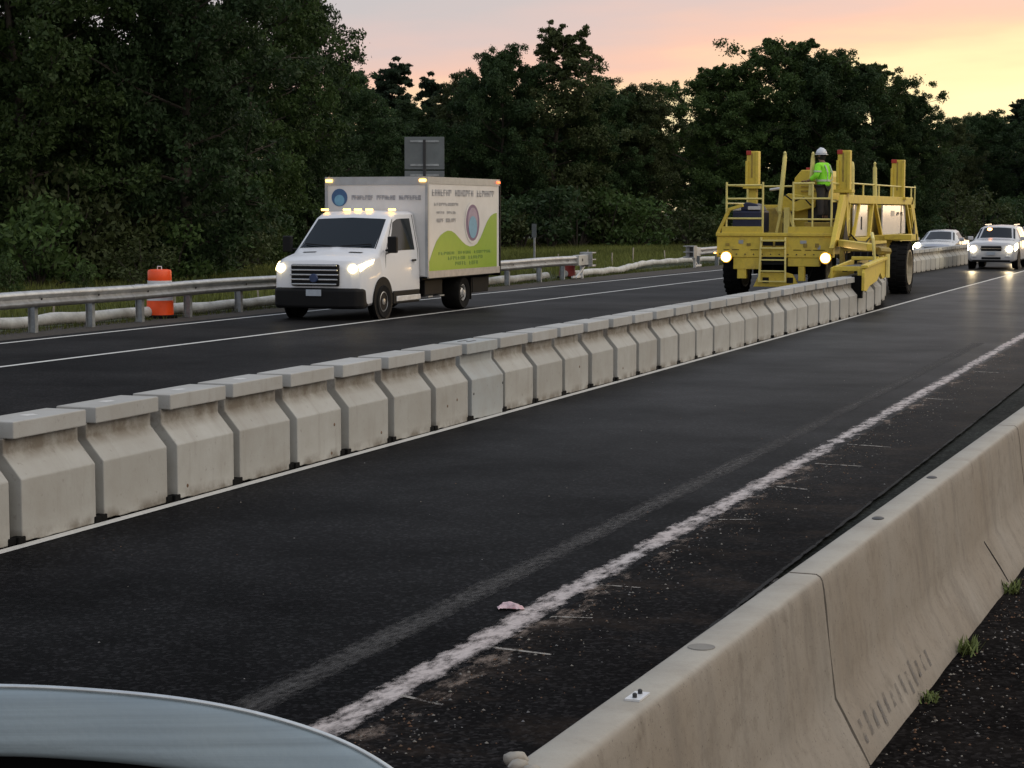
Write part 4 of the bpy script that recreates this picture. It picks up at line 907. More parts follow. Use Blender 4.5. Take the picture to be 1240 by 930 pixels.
# engine hood and struts
m = MB(); m.prism([(-10.68, 1.62), (-10.68, 3.05), (-10.50, 3.26), (-9.95, 3.26), (-9.85, 3.1), (-9.85, 1.62)], 'Y', 49.3, 51.6); part(m, 'engine_hood', M_Y, .02)
for z in (2.96, 2.84, 2.72): m = MB(); m.bx(-10.5, -9.98, 49.26, 49.30, z - .02, z + .02); part(m, 'hood_louvre', M_YD)
m = MB(); m.prism([(-11.0, 2.25), (-11.0, 2.5), (-10.75, 2.66), (-10.1, 2.56), (-10.1, 2.3), (-10.5, 2.2)], 'Y', 48.9, 49.2); part(m, 'control_console', M_Y, .015)
m = MB(); m.bar((-11.05, 48.95, 1.66), (-10.9, 48.95, 2.4), .07); m.bar((-10.55, 48.95, 1.66), (-10.85, 48.95, 2.5), .08); m.bar((-11.1, 49.1, 2.3), (-10.75, 49.1, 1.66), .06); m.bx(-10.85, -10.7, 48.85, 49.0, 1.62, 2.3); part(m, 'strut', M_YL, .006)
m = MB(); m.bx(-10.3, -9.55, 49.2, 49.28, 1.62, 2.5); m.bx(-11.0, -10.7, 49.4, 50.6, 1.62, 2.2); part(m, 'control_cabinet', M_DK, .02)
m = MB(); m.tube([(-10.75, 48.5, 2.62), (-10.5, 48.4, 2.45), (-10.25, 48.45, 2.55), (-10.05, 48.4, 2.35)], .02, 6); part(m, 'hose', M_BLACK, smooth=60)
# covered seat at the far corner
m = MB(); m.bx(-12.08, -11.32, 48.4, 49.3, 1.66, 2.22); part(m, 'seat_cover', M_NAVY, .05)
m = MB(); m.prism([(-12.05, 2.22), (-11.35, 2.22), (-11.45, 2.38), (-11.75, 2.44), (-11.85, 2.36), (-12.0, 2.36)], 'Y', 48.45, 49.2); part(m, 'seat_cover', M_NAVY, .03)
m = MB(); m.bx(-11.68, -11.36, 48.40, 48.44, 2.24, 2.33); m.bx(-12.08, -11.86, 48.4, 48.44, 2.22, 2.30); part(m, 'seat_trim', M_WP, .01)
m = MB(); m.tube([(-11.25, 49.0, 2.75), (-10.9, 49.0, 2.80)], .035, 8); part(m, 'work_light', M_WP, smooth=40)
# side truss facing the open lane (x = -9.3)
xs0, xs1 = -9.36, -9.24
def side(poly): m = MB(); m.prism(poly, 'X', xs0, xs1); return m
m = side([(48.9, 2.40), (48.9, 2.62), (59.6, 2.62), (59.6, 2.40)]); m.prism([(47.3, 1.30), (48.55, 2.62), (48.9, 2.62), (49.3, 2.40), (48.95, 2.40), (47.75, 1.30)], 'X', xs0, xs1); m.prism([(59.2, 2.40), (59.6, 2.62), (60.9, 1.30), (60.4, 1.30)], 'X', xs0, xs1)
m.prism([(49.9, 1.30), (49.9, 1.52), (60.6, 1.52), (60.6, 1.30)], 'X', xs0, xs1)
part(m, 'side_truss', M_Y, .012)
m = MB()
for (a, b, wd) in [((50.9, 2.42), (50.1, 1.5), .10), ((52.9, 2.42), (52.4, 1.5), .12), ((53.3, 2.42), (54.4, 1.5), .12), ((58.6, 2.42), (59.6, 1.5), .12), ((48.9, 1.34), (49.5, 2.42), .08), ((59.9, 1.5), (59.3, 2.3), .08)]:
    m = MB(); m.bar((-9.30, a[0], a[1]), (-9.30, b[0], b[1]), .09, wd); part(m, 'truss_strut', M_Y, .01)
m = MB(); m.bx(-9.36, -9.32, 50.3, 52.3, 1.54, 2.38); part(m, 'white_cabinet_door', M_WP, .01)
c_ = MB(); c_.bx(-9.36, -9.32, 54.7, 58.7, 1.54, 2.38); part(c_, 'white_cabinet_door', M_WP, .01)
m = MB(); m.bx(-9.318, -9.31, 51.35, 51.48, 1.72, 2.06); part(m, 'door_handle', M_BLACK)
m = MB()
def fm(mb, u0, v0, u1, v1): mb.bx(-9.318, -9.314, u0, u1, v0, v1)
glyph_row(m, fm, 57.0, 58.2, 2.08, .10, 21, [3, 3]); part(m, 'cabinet_lettering', M_BLACK)
m = MB(); m.bx(-9.318, -9.314, 56.1, 56.7, 2.06, 2.22); part(m, 'cabinet_emblem', M_GREYB)
m = MB(); m.bx(-9.42, -9.26, 59.7, 60.2, 1.36, 2.1); part(m, 'rear_bracket', M_BLACK)
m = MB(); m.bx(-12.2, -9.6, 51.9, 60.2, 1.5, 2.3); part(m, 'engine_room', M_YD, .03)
rails('side_rail', [(-9.3, 49.3, 2.62), (-9.3, 51.5, 2.62), (-9.3, 53.9, 2.62), (-9.3, 56.3, 2.62), (-9.3, 59.6, 2.62)], 2.92, [((-9.3, 49.3, 2.92), (-9.3, 60.4, 2.93)), ((-9.3, 60.3, 2.99), (-9.3, 60.3, 2.3))], .024)
# chassis rails and legs beneath
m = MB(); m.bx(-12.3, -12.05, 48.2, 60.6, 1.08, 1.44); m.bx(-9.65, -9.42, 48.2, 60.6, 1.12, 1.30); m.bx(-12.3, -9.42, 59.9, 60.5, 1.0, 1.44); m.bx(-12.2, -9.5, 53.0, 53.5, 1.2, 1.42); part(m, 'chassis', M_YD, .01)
m = MB(); m.bx(-9.40, -8.45, 52.25, 52.75, 1.42, 1.56); m.bx(-8.82, -8.1, 52.1, 52.9, 1.44, 1.58); m.bx(-8.80, -8.66, 52.35, 52.65, .70, 1.46); part(m, 'wheel_yoke', M_Y, .01)
m = MB(); m.bx(-12.55, -12.2, 49.3, 49.9, .7, 1.3); part(m, 'wheel_yoke', M_YD, .01)
def bigwheel(x, y, r, wd, side):
    w_ = MB(); h = wd / 2
    w_.lathe([(r * .66, -h * .8), (r * .9, -h), (r * .97, -h * .92), (r, -h * .7), (r * .995, 0), (r, h * .7), (r * .97, h * .92), (r * .9, h), (r * .66, h * .8)], (x, y, r), 'X', 40)
    o = part(w_, 'wheel', M_TYRE, smooth=35)
    rm = MB(); f_ = x + side * h * .82; R_ = r * .66
    rm.lathe([(R_, 0), (R_ * 1.02, side * .04), (R_ * .94, side * .04), (R_ * .88, -side * .16), (R_ * .45, -side * .18), (R_ * .4, -side * .06), (R_ * .2, -side * .03), (0, -side * .03)], (f_, y, r), 'X', 32); part(rm, 'rim', mk('rim_cream', (.42, .37, .27), .4, .3, var=.3), par=o, smooth=35)
    tr = MB()
    for k in range(26):
        for sd in (-1, 1):
            a = k * 2 * math.pi / 26 + (.12 if sd > 0 else 0); c = (x + sd * wd * .27, y + math.cos(a) * r * .995, r + math.sin(a) * r * .995); tr.box(c, (wd * .42, .085, .03), Matrix.Rotation(a - math.pi / 2, 3, 'X') )
    part(tr, 'tread', M_TYRE, par=o)
bigwheel(-8.44, 52.5, .70, .50, 1); bigwheel(-12.25, 49.7, .70, .46, 1); bigwheel(-11.9, 58.8, .70, .46, 1); bigwheel(-10.02, 49.6, .58, .46, 1)
# conveyor head (snout) over the near row of blocks
m = MB()
m.prism([(40.95, .52), (40.95, .90), (41.05, 1.0), (43.5, 1.13), (43.5, .72), (43.2, .70), (42.9, .84), (42.5, .68), (41.6, .60), (41.25, .50)], 'X', -7.40, -7.34)
m.prism([(41.0, 1.0), (43.5, 1.13), (43.5, 1.19), (41.0, 1.06)], 'X', -7.43, -7.28)
part(m, 'snout_guard', M_Y, .008)
m = MB(); m.prism([(41.1, .60), (41.1, 1.0), (43.6, 1.13), (43.6, .72)], 'X', -8.10, -8.05); part(m, 'snout_guard', M_Y, .008)
m = MB(); m.bx(-8.06, -7.36, 41.15, 41.22, .93, 1.03); m.bx(-7.52, -7.36, 41.1, 41.2, .55, 1.0); m.bar((-8.04, 41.18, 1.0), (-8.14, 41.2, .78), .06); part(m, 'snout_arch', M_Y, .01)
m = MB()
for k in range(6):
    for x in (-7.60, -7.86): m.lathe([(0, -.03), (.055, -.03), (.055, .03), (0, .03)], (x, 41.5 + k * .35, .93 + k * .02), 'Z', 10)
m.bx(-7.9, -7.45, 41.35, 43.6, .98, 1.03); part(m, 'guide_rollers', M_DK)
m = MB(); m.bx(-7.62, -7.40, 40.98, 41.12, .36, .84); part(m, 'rubber_flap', M_RUB)
m = MB(); m.tube([(-7.42, 42.6, 1.13), (-7.46, 42.6, 1.60), (-7.52, 42.8, 1.72)], .035, 8); part(m, 'hydraulic_ram', M_YL, smooth=40)
m = MB(); m.tube([(-7.32, 43.6, .72), (-7.32, 43.6, 1.25)], .07, 8); part(m, 'hydraulic_ram', M_YL, smooth=40)
m = MB(); m.tube([(-7.48, 43.4, 1.32), (-7.30, 43.7, 1.30)], .09, 8); part(m, 'ram_cap', M_YD, smooth=40)
m = MB(); m.bar((-9.3, 48.2, 1.42), (-7.62, 43.3, 1.40), .20, .16); m.bar((-8.0, 43.0, 1.16), (-7.4, 43.0, 1.16), .1, .08)
part(m, 'snout_arm', M_Y, .012)
m = MB(); m.bx(-9.1, -8.05, 47.3, 47.6, 1.22, 1.34); part(m, 'valve_shelf', M_YD, .02)
m = MB(); m.bx(-8.95, -8.15, 47.9, 48.4, .78, 1.22); part(m, 'valve_box', M_BLACK, .03)
m = MB(); m.bx(-9.1, -9.0, 47.3, 47.5, .62, 1.24); m.bx(-8.15, -8.05, 47.3, 47.5, .62, 1.24); part(m, 'valve_frame', M_YD, .01)
for k in range(5): m = MB(); m.tube([(-8.9 + k * .17, 47.2, 1.22), (-8.88 + k * .17, 47.0, 1.05 - .03 * k), (-8.80 + k * .15, 46.9, .75)], .018, 6); part(m, 'hose', M_BLACK, smooth=60)
# conveyor rails following the S of blocks
P_ = []; Q_ = []; yy = 43.5
while yy < 62: x = s_path(yy); P_.append((x + .22, yy, .92)); Q_.append((x - .22, yy, .92)); yy += .7
m = MB()
for L_ in (P_, Q_):
    m.loft([[(p[0] - .03, p[1], .84), (p[0] + .03, p[1], .84), (p[0] + .03, p[1], 1.08), (p[0] - .03, p[1], 1.08)] for p in L_])
part(m, 'conveyor_rail', M_YD)

# small fittings: bolts, grab handles, cables, jerry can, lights
rm_ = seedrand(61)
for i in range(14):
    m = MB(); m.lathe([(0, 0), (.018, 0), (.016, -.012), (0, -.014)], (-12.3 + i * .22, 47.995 if i % 2 else 47.995, 1.12), 'Y', 8); part(m, 'bolt', M_DK)
for (x0, z0, x1, z1, r) in [(-11.9, 1.02, -11.5, .78, .02), (-10.4, 1.0, -9.9, .72, .02), (-9.9, 1.0, -10.2, .6, .015), (-11.0, 1.0, -10.95, .6, .015)]:
    m = MB(); m.tube([(x0, 48.3, z0), ((x0 + x1) / 2, 48.25, min(z0, z1) - .08), (x1, 48.3, z1)], r, 6); part(m, 'hydraulic_hose', M_BLACK, smooth=60)
for (x, z, w_, h_) in [(-11.75, 1.43, .12, .09), (-10.15, 1.43, .16, .08), (-9.75, 1.30, .07, .10)]:
    m = MB(); m.bx(x - w_ / 2, x + w_ / 2, 47.99, 47.998, z - h_ / 2, z + h_ / 2); part(m, 'warning_sticker', M_GREYB)
m = MB(); m.bx(-9.9, -9.6, 50.3, 50.7, 1.62, 2.05); part(m, 'battery_box', M_DK, .02)
for y in (52.0, 54.2, 56.4, 58.4): m = MB(); m.bx(-12.2, -9.45, y, y + .08, 2.3, 2.38); part(m, 'roof_cross_beam', M_Y, .01)
m = MB(); m.tube([(-9.25, 49.6, 1.6), (-9.2, 50.2, 1.42), (-9.2, 51.5, 1.38), (-9.25, 52.3, 1.5)], .022, 6); part(m, 'hydraulic_hose', M_BLACK, smooth=60)
m = MB(); m.prism([(48.3, 1.30), (48.75, 2.05), (49.2, 1.30)], 'X', -9.235, -9.225); part(m, 'truss_opening', M_BLACK)
m = MB(); m.prism([(59.65, 1.34), (59.85, 1.95), (60.15, 1.34)], 'X', -9.235, -9.225); part(m, 'truss_opening', M_BLACK)

# ------------------------------------------------------------------ worker on the platform
M_LIME = mk('hi_vis_lime', (.30, .85, .05), .7, var=.1, scale=8); M_LIME.node_tree.nodes['Principled BSDF'].inputs['Specular IOR Level'].default_value = .2
M_STR = mk('reflective_tape', (.55, .60, .45), .4, var=.05); M_SKIN = mk('skin', (.22, .12, .08), .6, var=.1); M_PANT = mk('dark_trousers', (.035, .03, .028), .85, var=.2); M_HAT = mk('white_helmet', (.62, .64, .66), .3)
def skin(name, J, edges, mat, parent, sub=2):
    me = bpy.data.meshes.new(name); me.from_pydata([j[:3] for j in J], edges, []); o = bpy.data.objects.new(name, me); COL.objects.link(o); o.parent = parent
    me.materials.append(mat); md = o.modifiers.new('skin', 'SKIN'); md.use_smooth_shade = True
    for i, j in enumerate(J):
        r_ = j[3]; r2 = j[4] if len(j) > 4 else r_; me.skin_vertices[0].data[i].radius = (r_, r2)
    me.skin_vertices[0].data[0].use_root = True
    s_ = o.modifiers.new('sub', 'SUBSURF'); s_.levels = sub; s_.render_levels = sub
    return o
per = empty('person', (-9.80, 48.62, 1.93)); per.rotation_euler = (0, 0, R(72)); per.scale = (1.06, 1.06, 1.0)
m = MB(); m.bx(-10.2, -9.5, 48.3, 48.95, 1.62, 1.93); part(m, 'standing_step', M_YD, .02)
tag(per, 'worker in a lime green reflective jacket and white hard hat standing on the yellow machine', 'person')
# local: facing +y; turned so that we see the back and right side
J = [(0, 0, .95, .13, .10), (0, -.01, 1.12, .135, .105), (0, .01, 1.30, .16, .115), (0, .02, 1.43, .13, .09), (0, .04, 1.52, .058), (0, .06, 1.60, .075), (0, .065, 1.70, .088, .098), (0, .06, 1.77, .07),
     (.10, 0, .88, .10), (.12, .03, .50, .068), (.13, -.02, .10, .05), (.14, .10, .04, .045), (.14, .19, .03, .035),
     (-.10, 0, .88, .10), (-.13, -.01, .50, .068), (-.15, -.06, .10, .05), (-.15, .06, .04, .045), (-.15, .15, .03, .035),
     (.20, .02, 1.42, .065), (.27, -.01, 1.16, .05), (.24, .20, 1.08, .04), (.20, .30, 1.10, .03),
     (-.20, .02, 1.42, .065), (-.28, .0, 1.17, .05), (-.26, .2, 1.05, .04), (-.22, .30, 1.04, .03)]
E_ = [(0, 1), (1, 2), (2, 3), (3, 4), (4, 5), (5, 6), (6, 7), (0, 8), (8, 9), (9, 10), (10, 11), (11, 12), (0, 13), (13, 14), (14, 15), (15, 16), (16, 17), (3, 18), (18, 19), (19, 20), (20, 21), (3, 22), (22, 23), (23, 24), (24, 25)]
skin('body', J, E_, M_SKIN, per)
JT = [(0, 0, .95, .155, .125), (.10, 0, .86, .118), (.12, .03, .50, .088), (.13, -.02, .14, .075), (-.10, 0, .86, .118), (-.13, -.01, .50, .088), (-.15, -.06, .14, .075)]
skin('trousers', JT, [(0, 1), (1, 2), (2, 3), (0, 4), (4, 5), (5, 6)], M_PANT, per)
JJ = [(0, -.02, .86, .20, .16), (0, -.02, 1.0, .195, .16), (0, -.02, 1.14, .195, .155), (0, .0, 1.30, .215, .155), (0, .02, 1.42, .17, .12), (0, .035, 1.49, .085),
      (.21, .02, 1.41, .088), (.29, -.01, 1.16, .075), (.25, .19, 1.09, .06), (-.21, .02, 1.41, .088), (-.30, .0, 1.17, .075), (-.27, .19, 1.06, .06)]
skin('jacket', JJ, [(0, 1), (1, 2), (2, 3), (3, 4), (4, 5), (4, 6), (6, 7), (7, 8), (4, 9), (9, 10), (10, 11)], M_LIME, per)
def band(cx, cy, z, rx, ry, h, tilt=0):
    m = MB(); n = 24; V = []
    for s_ in (0, 1):
        for k in range(n): a = 2 * math.pi * k / n; V.append((cx + rx * math.cos(a), cy + ry * math.sin(a), z + h * s_ + tilt * math.cos(a)))
    m.add(V, [(k, (k + 1) % n, n + (k + 1) % n, n + k) for k in range(n)]); return m
band(0, -.02, 1.02, .212, .175, .05).build('reflective_band', M_STR, per)
for sx in (-1, 1):
    m = MB(); m.tube([(sx * .11, .13, 1.05), (sx * .115, .155, 1.3), (sx * .11, .06, 1.475), (sx * .11, -.12, 1.42), (sx * .11, -.185, 1.25), (sx * .11, -.185, 1.05)], .018, 6); m.build('reflective_band', M_STR, per)
    for z_, xx, yy_ in ((1.25, .265, .0),): band(sx * xx, yy_, z_, .092, .092, .045).build('reflective_band', M_STR, per)
    # hands: palm and fingers closed on the rail
    hx, hy, hz = (.185, .34, 1.10) if sx > 0 else (-.205, .34, 1.035)
    JH = [(hx, hy, hz, .026, .018), (hx, hy + .05, hz, .030, .016)]; EH = [(0, 1)]
    for k in range(4):
        fx = hx - sx * (-.026 + k * .018); b0 = len(JH)
        JH += [(fx, hy + .085, hz + .004, .0095), (fx, hy + .115 - abs(k - 1.4) * .005, hz - .012, .0085), (fx, hy + .115 - abs(k - 1.4) * .005, hz - .038, .0075)]; EH += [(1, b0), (b0, b0 + 1), (b0 + 1, b0 + 2)]
    b0 = len(JH); JH += [(hx - sx * .04, hy + .03, hz - .012, .011), (hx - sx * .05, hy + .065, hz - .028, .009)]; EH += [(0, b0), (b0, b0 + 1)]
    skin('hand', JH, EH, M_SKIN, per, 1)
    bt = MB(); fx, fy = ((.14, .08) if sx > 0 else (-.15, .04)); bt.bx(fx - .05, fx + .05, fy - .13, fy + .16, .0, .10); bt.bx(fx - .055, fx + .055, fy - .13, fy + .02, .08, .2); bt.build('boot', M_BLACK, per, bevel=.03)
# face
m = MB(); m.prism([(.150, 1.675), (.185, 1.655), (.15, 1.645)], 'X', -.013, .013); m.build('nose', M_SKIN, per, bevel=.006)
for sx in (-1, 1):
    MB().lathe([(0, -.008), (.012, -.004), (.012, .004), (0, .008)], (sx * .034, .150, 1.69), 'Y', 10).build('eye', M_BLACK, per)
    MB().lathe([(0, -.012), (.03, -.01), (.034, 0), (.03, .01), (0, .012)], (sx * .09, .06, 1.67), 'X', 12).build('ear', M_SKIN, per)
m = MB(); m.bx(-.025, .025, .146, .155, 1.622, 1.628); m.build('mouth', mk('lips', (.15, .06, .05), .6), per)
MB().lathe([(0, 1.78), (.07, 1.765), (.098, 1.70), (.095, 1.62), (.06, 1.56)], (0, .045, 0), n=20).build('hair', mk('dark_hair', (.012, .010, .009), .8), per, smooth=60).scale = (.98, .98, 1)
m = MB(); m.lathe([(0, .155), (.05, .148), (.10, .11), (.128, .05), (.135, .0), (.165, -.008), (.165, -.016), (.13, -.012), (.12, 0)], (0, .055, 1.71), n=28)
hh = m.build('hard_hat', M_HAT, per, smooth=40)
m = MB(); m.tube([(0, -.07, 1.78), (0, -.0, 1.85), (0, .08, 1.87), (0, .16, 1.81)], .014, 6); m.build('hat_ridge', M_HAT, hh, smooth=60)
band(0, .055, 1.715, .137, .137, .022).build('hat_band', M_GREYB, hh)

# ------------------------------------------------------------------ our own vehicle's mirror, debris
M_MIR = mk('silver_housing', (.20, .245, .27), .45, .3, var=.22, scale=2, stretch=(.6, .6, 70), bump=.04, bscale=200)
mir = empty('vehicle_mirror', (-.60, .86, 1.85)); tag(mir, 'silver curved rim of a vehicle mirror above a black panel in the bottom left corner', 'vehicle mirror')
def rayp(px, py, d):
    v = Vector(((px - 620) / FPX, (465 - py) / FPX, -1)).normalized(); return Vector(camo.location) + (camo.rotation_euler.to_matrix() @ v) * d
# rim curve: a rounded shell top, built round its own centre line
up_ = Vector((0, 0, 1))
prof_pts = [(-360, 838, 1.15), (-150, 834, 1.13), (0, 833, 1.11), (110, 838, 1.10), (220, 849, 1.09), (310, 866, 1.085), (390, 890, 1.08), (450, 918, 1.075), (500, 955, 1.07), (545, 1010, 1.07), (570, 1080, 1.07)]
ctr0 = [rayp(*p) for p in prof_pts]; ctr = []
for i in range(len(ctr0) - 1):
    p0, p1, p2, p3 = ctr0[max(i - 1, 0)], ctr0[i], ctr0[i + 1], ctr0[min(i + 2, len(ctr0) - 1)]
    for j in range(6):
        t = j / 6; ctr.append(.5 * ((2 * p1) + (p2 - p0) * t + (2 * p0 - 5 * p1 + 4 * p2 - p3) * t * t + (3 * p1 - p0 - 3 * p2 + p3) * t ** 3))
fwd = (ctr0[3] - Vector(camo.location)).normalized(); fwd.z = 0; fwd.normalize()
rings = []
for i, p in enumerate(ctr):
    d = (ctr[min(i + 1, len(ctr) - 1)] - ctr[max(i - 1, 0)]).normalized(); nrm = fwd; inn = d.cross(nrm).normalized()
    if inn.z > 0: inn = -inn
    r_ = []
    hh_ = .039
    for (a, b) in [(.10, .075), (.05, .036), (.02, .012), (.006, .002), (.001, .0006), (-.001, .002), (-.003, .0045), (-.0055, .009), (-.008, .015), (-.0105, .021), (-.0125, .027), (-.0135, .032), (-.013, .0345), (-.009, .036), (.0, .0365), (.03, .037)]:
        r_.append(tuple(p + nrm * a + inn * b - mir.location))
    rings.append(r_)
m = MB(); m.loft(rings, closed=False, cap=False); m.build('mirror_housing', M_MIR, mir, smooth=60)
re_ = MB(); re_.tube([p + Vector((0, 0, .0004)) + fwd * .002 - mir.location for p in ctr], .0014, 8); re_.build('bright_rim', mk('rim_bright', (.5, .53, .54), .3, .6, var=.2, scale=30), mir, smooth=60)
g_ = MB(); inner = [p + Vector((0, 0, -.026)) + fwd * .02 - mir.location for p in ctr]
low_ = [Vector((q_.x, q_.y, inner[-1].z - .12)) for q_ in inner]
g_.add([tuple(v) for v in inner] + [tuple(v) for v in low_] + [tuple(v + fwd * .01) for v in inner] + [tuple(v + fwd * .01) for v in low_], [(i, i + 1, len(inner) + i + 1, len(inner) + i) for i in range(len(inner) - 1)] + [(2 * len(inner) + i, 2 * len(inner) + i + 1, 3 * len(inner) + i + 1, 3 * len(inner) + i) for i in range(len(inner) - 1)])
g_.build('mirror_back_panel', mk('black_panel', (.004, .004, .004), .5, spec=.1), mir)
a_ = MB(); a_.tube([(-.02, .05, -.2), (-.25, -.1, -.35), (-.45, -.35, -.5)], .025, 8); a_.build('mirror_arm', M_BLACK, mir, smooth=60)

# rubbish and debris
tr = MB(); rr = seedrand(8); n = 14; V = []
for i in range(n):
    for j in range(6):
        u, v_ = i / (n - 1), j / 5; V.append((-.085 + .17 * u, -.035 + .07 * v_ + .02 * math.sin(u * 6), .006 + .035 * math.sin(u * math.pi) * math.sin(v_ * math.pi) + .012 * abs(noise.noise(Vector((u * 7, v_ * 5, 3))))))
tr.add(V, [(i * 6 + j, (i + 1) * 6 + j, (i + 1) * 6 + j + 1, i * 6 + j + 1) for i in range(n - 1) for j in range(5)])
to_ = tr.build('litter_wrapper', mk('pink_litter', (.62, .46, .48), .6, var=.35, scale=30, stain=(.5, .12, .12), stain_scale=18, stain_amt=.7), smooth=20); to_.location = (-3.70, 9.87, .006); to_.rotation_euler.z = .5; to_.scale = (.85, 1.1, .9)
tag(to_, 'crumpled pinkish white wrapper lying beside the worn white lane line', 'litter')
li = MB(); li.add([(-.03, -.02, 0), (.03, -.03, .004), (.035, .02, .012), (-.02, .03, .006), (0, 0, .02)], [(0, 1, 4), (1, 2, 4), (2, 3, 4), (3, 0, 4)])
l1 = li.build('paper_scrap', mk('paper', (.6, .6, .6), .8)); l1.location = (-.93, 11.35, SH + .004); tag(l1, 'small white paper scrap on the dark shoulder at the right edge', 'litter')
def debris(name, label, mats, n, fx, seed):
    r_ = seedrand(seed); mb = MB()
    for _ in range(n):
        x, y, z, s_ = fx(r_); a = r_.uniform(0, 6.28); P_ = []
        for k in range(5): t = a + k * 1.2566 + r_.uniform(-.3, .3); P_.append((x + math.cos(t) * s_ * r_.uniform(.6, 1.2), y + math.sin(t) * s_ * r_.uniform(.6, 1.2), z))
        mb.cur = r_.randrange(len(mats)); mb.add(P_ + [(x, y, z + s_ * .7)], [(k, (k + 1) % 5, 5) for k in range(5)])
    o = mb.build(name, mats, norm=False); tag(o, label, 'debris', kind='stuff'); return o
GM = [mk('grit_brown', (.12, .075, .045), .9), mk('grit_grey', (.16, .155, .15), .9), mk('grit_pale', (.22, .20, .17), .9), mk('grit_rust', (.12, .06, .03), .9), mk('grit_dark', (.05, .045, .04), .9)]
debris('road_grit', 'loose grit and small stones scattered right of the worn lane line', GM, 1700, lambda r_: (lambda y: (lerp_path(LB, y) + .12 + abs(r_.gauss(0, .28)), y, .004, r_.choice([.003, .004, .004, .005, .006, .010])))(7 + 24 * r_.random() ** 1.3), 31)
debris('road_grit', 'sparse loose grit on the two dark open lanes', GM, 250, lambda r_: (r_.uniform(-7.2, -2.6), 7 + 30 * r_.random(), .003, r_.choice([.004, .006, .008])), 32)
debris('shoulder_grit', 'loose stones and grit on the near shoulder', GM, 1500, lambda r_: (lambda y: (-1.60 + .0285 * (y - 4.53) + .3 + abs(r_.gauss(0, .3)), y, SH + .001, r_.choice([.003, .004, .006, .009])))(r_.uniform(6, 16)), 33)
# weeds at the wall foot
M_WEED = mk('weed_green', (.10, .13, .03), .8, var=.4, scale=30)
for i, (y, s_, lb) in enumerate([(8.35, .8, 'lowest green weed tuft growing at the foot of the near concrete wall'), (9.35, 1.0, 'middle grass tuft with tall blades at the foot of the near concrete wall'), (10.95, 1.15, 'farthest green weed tuft at the wall foot, next to the paper scrap')]):
    x = -1.60 + .0285 * (y - 4.53) + .31; mb = MB(); r_ = seedrand(50 + i)
    for _ in range(70):
        a = r_.uniform(0, 6.28); L_ = r_.uniform(.03, .085) * s_ * (1.3 if i == 1 else 1); t = r_.uniform(.2, 1.1); bx_, by_ = r_.gauss(0, .02) * s_, r_.gauss(0, .04) * s_
        p0 = Vector((bx_, by_, 0)); dr = Vector((math.cos(a) * math.sin(t), math.sin(a) * math.sin(t), math.cos(t))); sd = Vector((-math.sin(a), math.cos(a), 0)) * .004 * s_
        p1 = p0 + dr * L_ * .6; p2 = p0 + dr * L_ + Vector((0, 0, -.01)); mb.add([p0 - sd, p0 + sd, p1 + sd, p1 - sd, p2], [(0, 1, 2, 3), (3, 2, 4)])
    wo_ = mb.build('weed_tuft', M_WEED, norm=False); wo_.location = (x, y, SH); tag(wo_, lb, 'weed', 'weeds at the wall foot')
# ------------------------------------------------------------------ trees
def leaf_mat(name, col, var=.5):
    m = bpy.data.materials.new(name); m.use_nodes = True; t = m.node_tree; N = t.nodes.new; L = t.links.new
    b = t.nodes['Principled BSDF']; at = N('ShaderNodeAttribute'); at.attribute_name = 'tint'; oi = N('ShaderNodeObjectInfo')
    hs = N('ShaderNodeMapRange'); hs.inputs[3].default_value = 1 - var; hs.inputs[4].default_value = 1 + var; L(at.outputs['Fac'], hs.inputs[0])
    h2 = N('ShaderNodeMapRange'); h2.inputs[3].default_value = .8; h2.inputs[4].default_value = 1.2; L(oi.outputs['Random'], h2.inputs[0])
    mu = N('ShaderNodeMath'); mu.operation = 'MULTIPLY'; L(hs.outputs[0], mu.inputs[0]); L(h2.outputs[0], mu.inputs[1])
    sc = N('ShaderNodeVectorMath'); sc.operation = 'SCALE'; sc.inputs[0].default_value = col; L(mu.outputs[0], sc.inputs['Scale'])
    L(sc.outputs[0], b.inputs['Base Color']); b.inputs['Roughness'].default_value = .65; b.inputs['Specular IOR Level'].default_value = .25
    tr = N('ShaderNodeBsdfTranslucent'); L(sc.outputs[0], tr.inputs[0]); ms = N('ShaderNodeMixShader'); ms.inputs[0].default_value = .3
    L(b.outputs[0], ms.inputs[1]); L(tr.outputs[0], ms.inputs[2]); L(ms.outputs[0], t.nodes['Material Output'].inputs[0])
    return m
LEAF = [leaf_mat('leaf_dark', (.031, .058, .020), .35), leaf_mat('leaf_mid', (.044, .076, .020), .35), leaf_mat('leaf_olive', (.050, .067, .023), .35), leaf_mat('needle_dark', (.023, .040, .021), .3)]
M_BARK = mk('bark', (.045, .037, .028), .95, var=.4, scale=8, bump=.6, bscale=12)
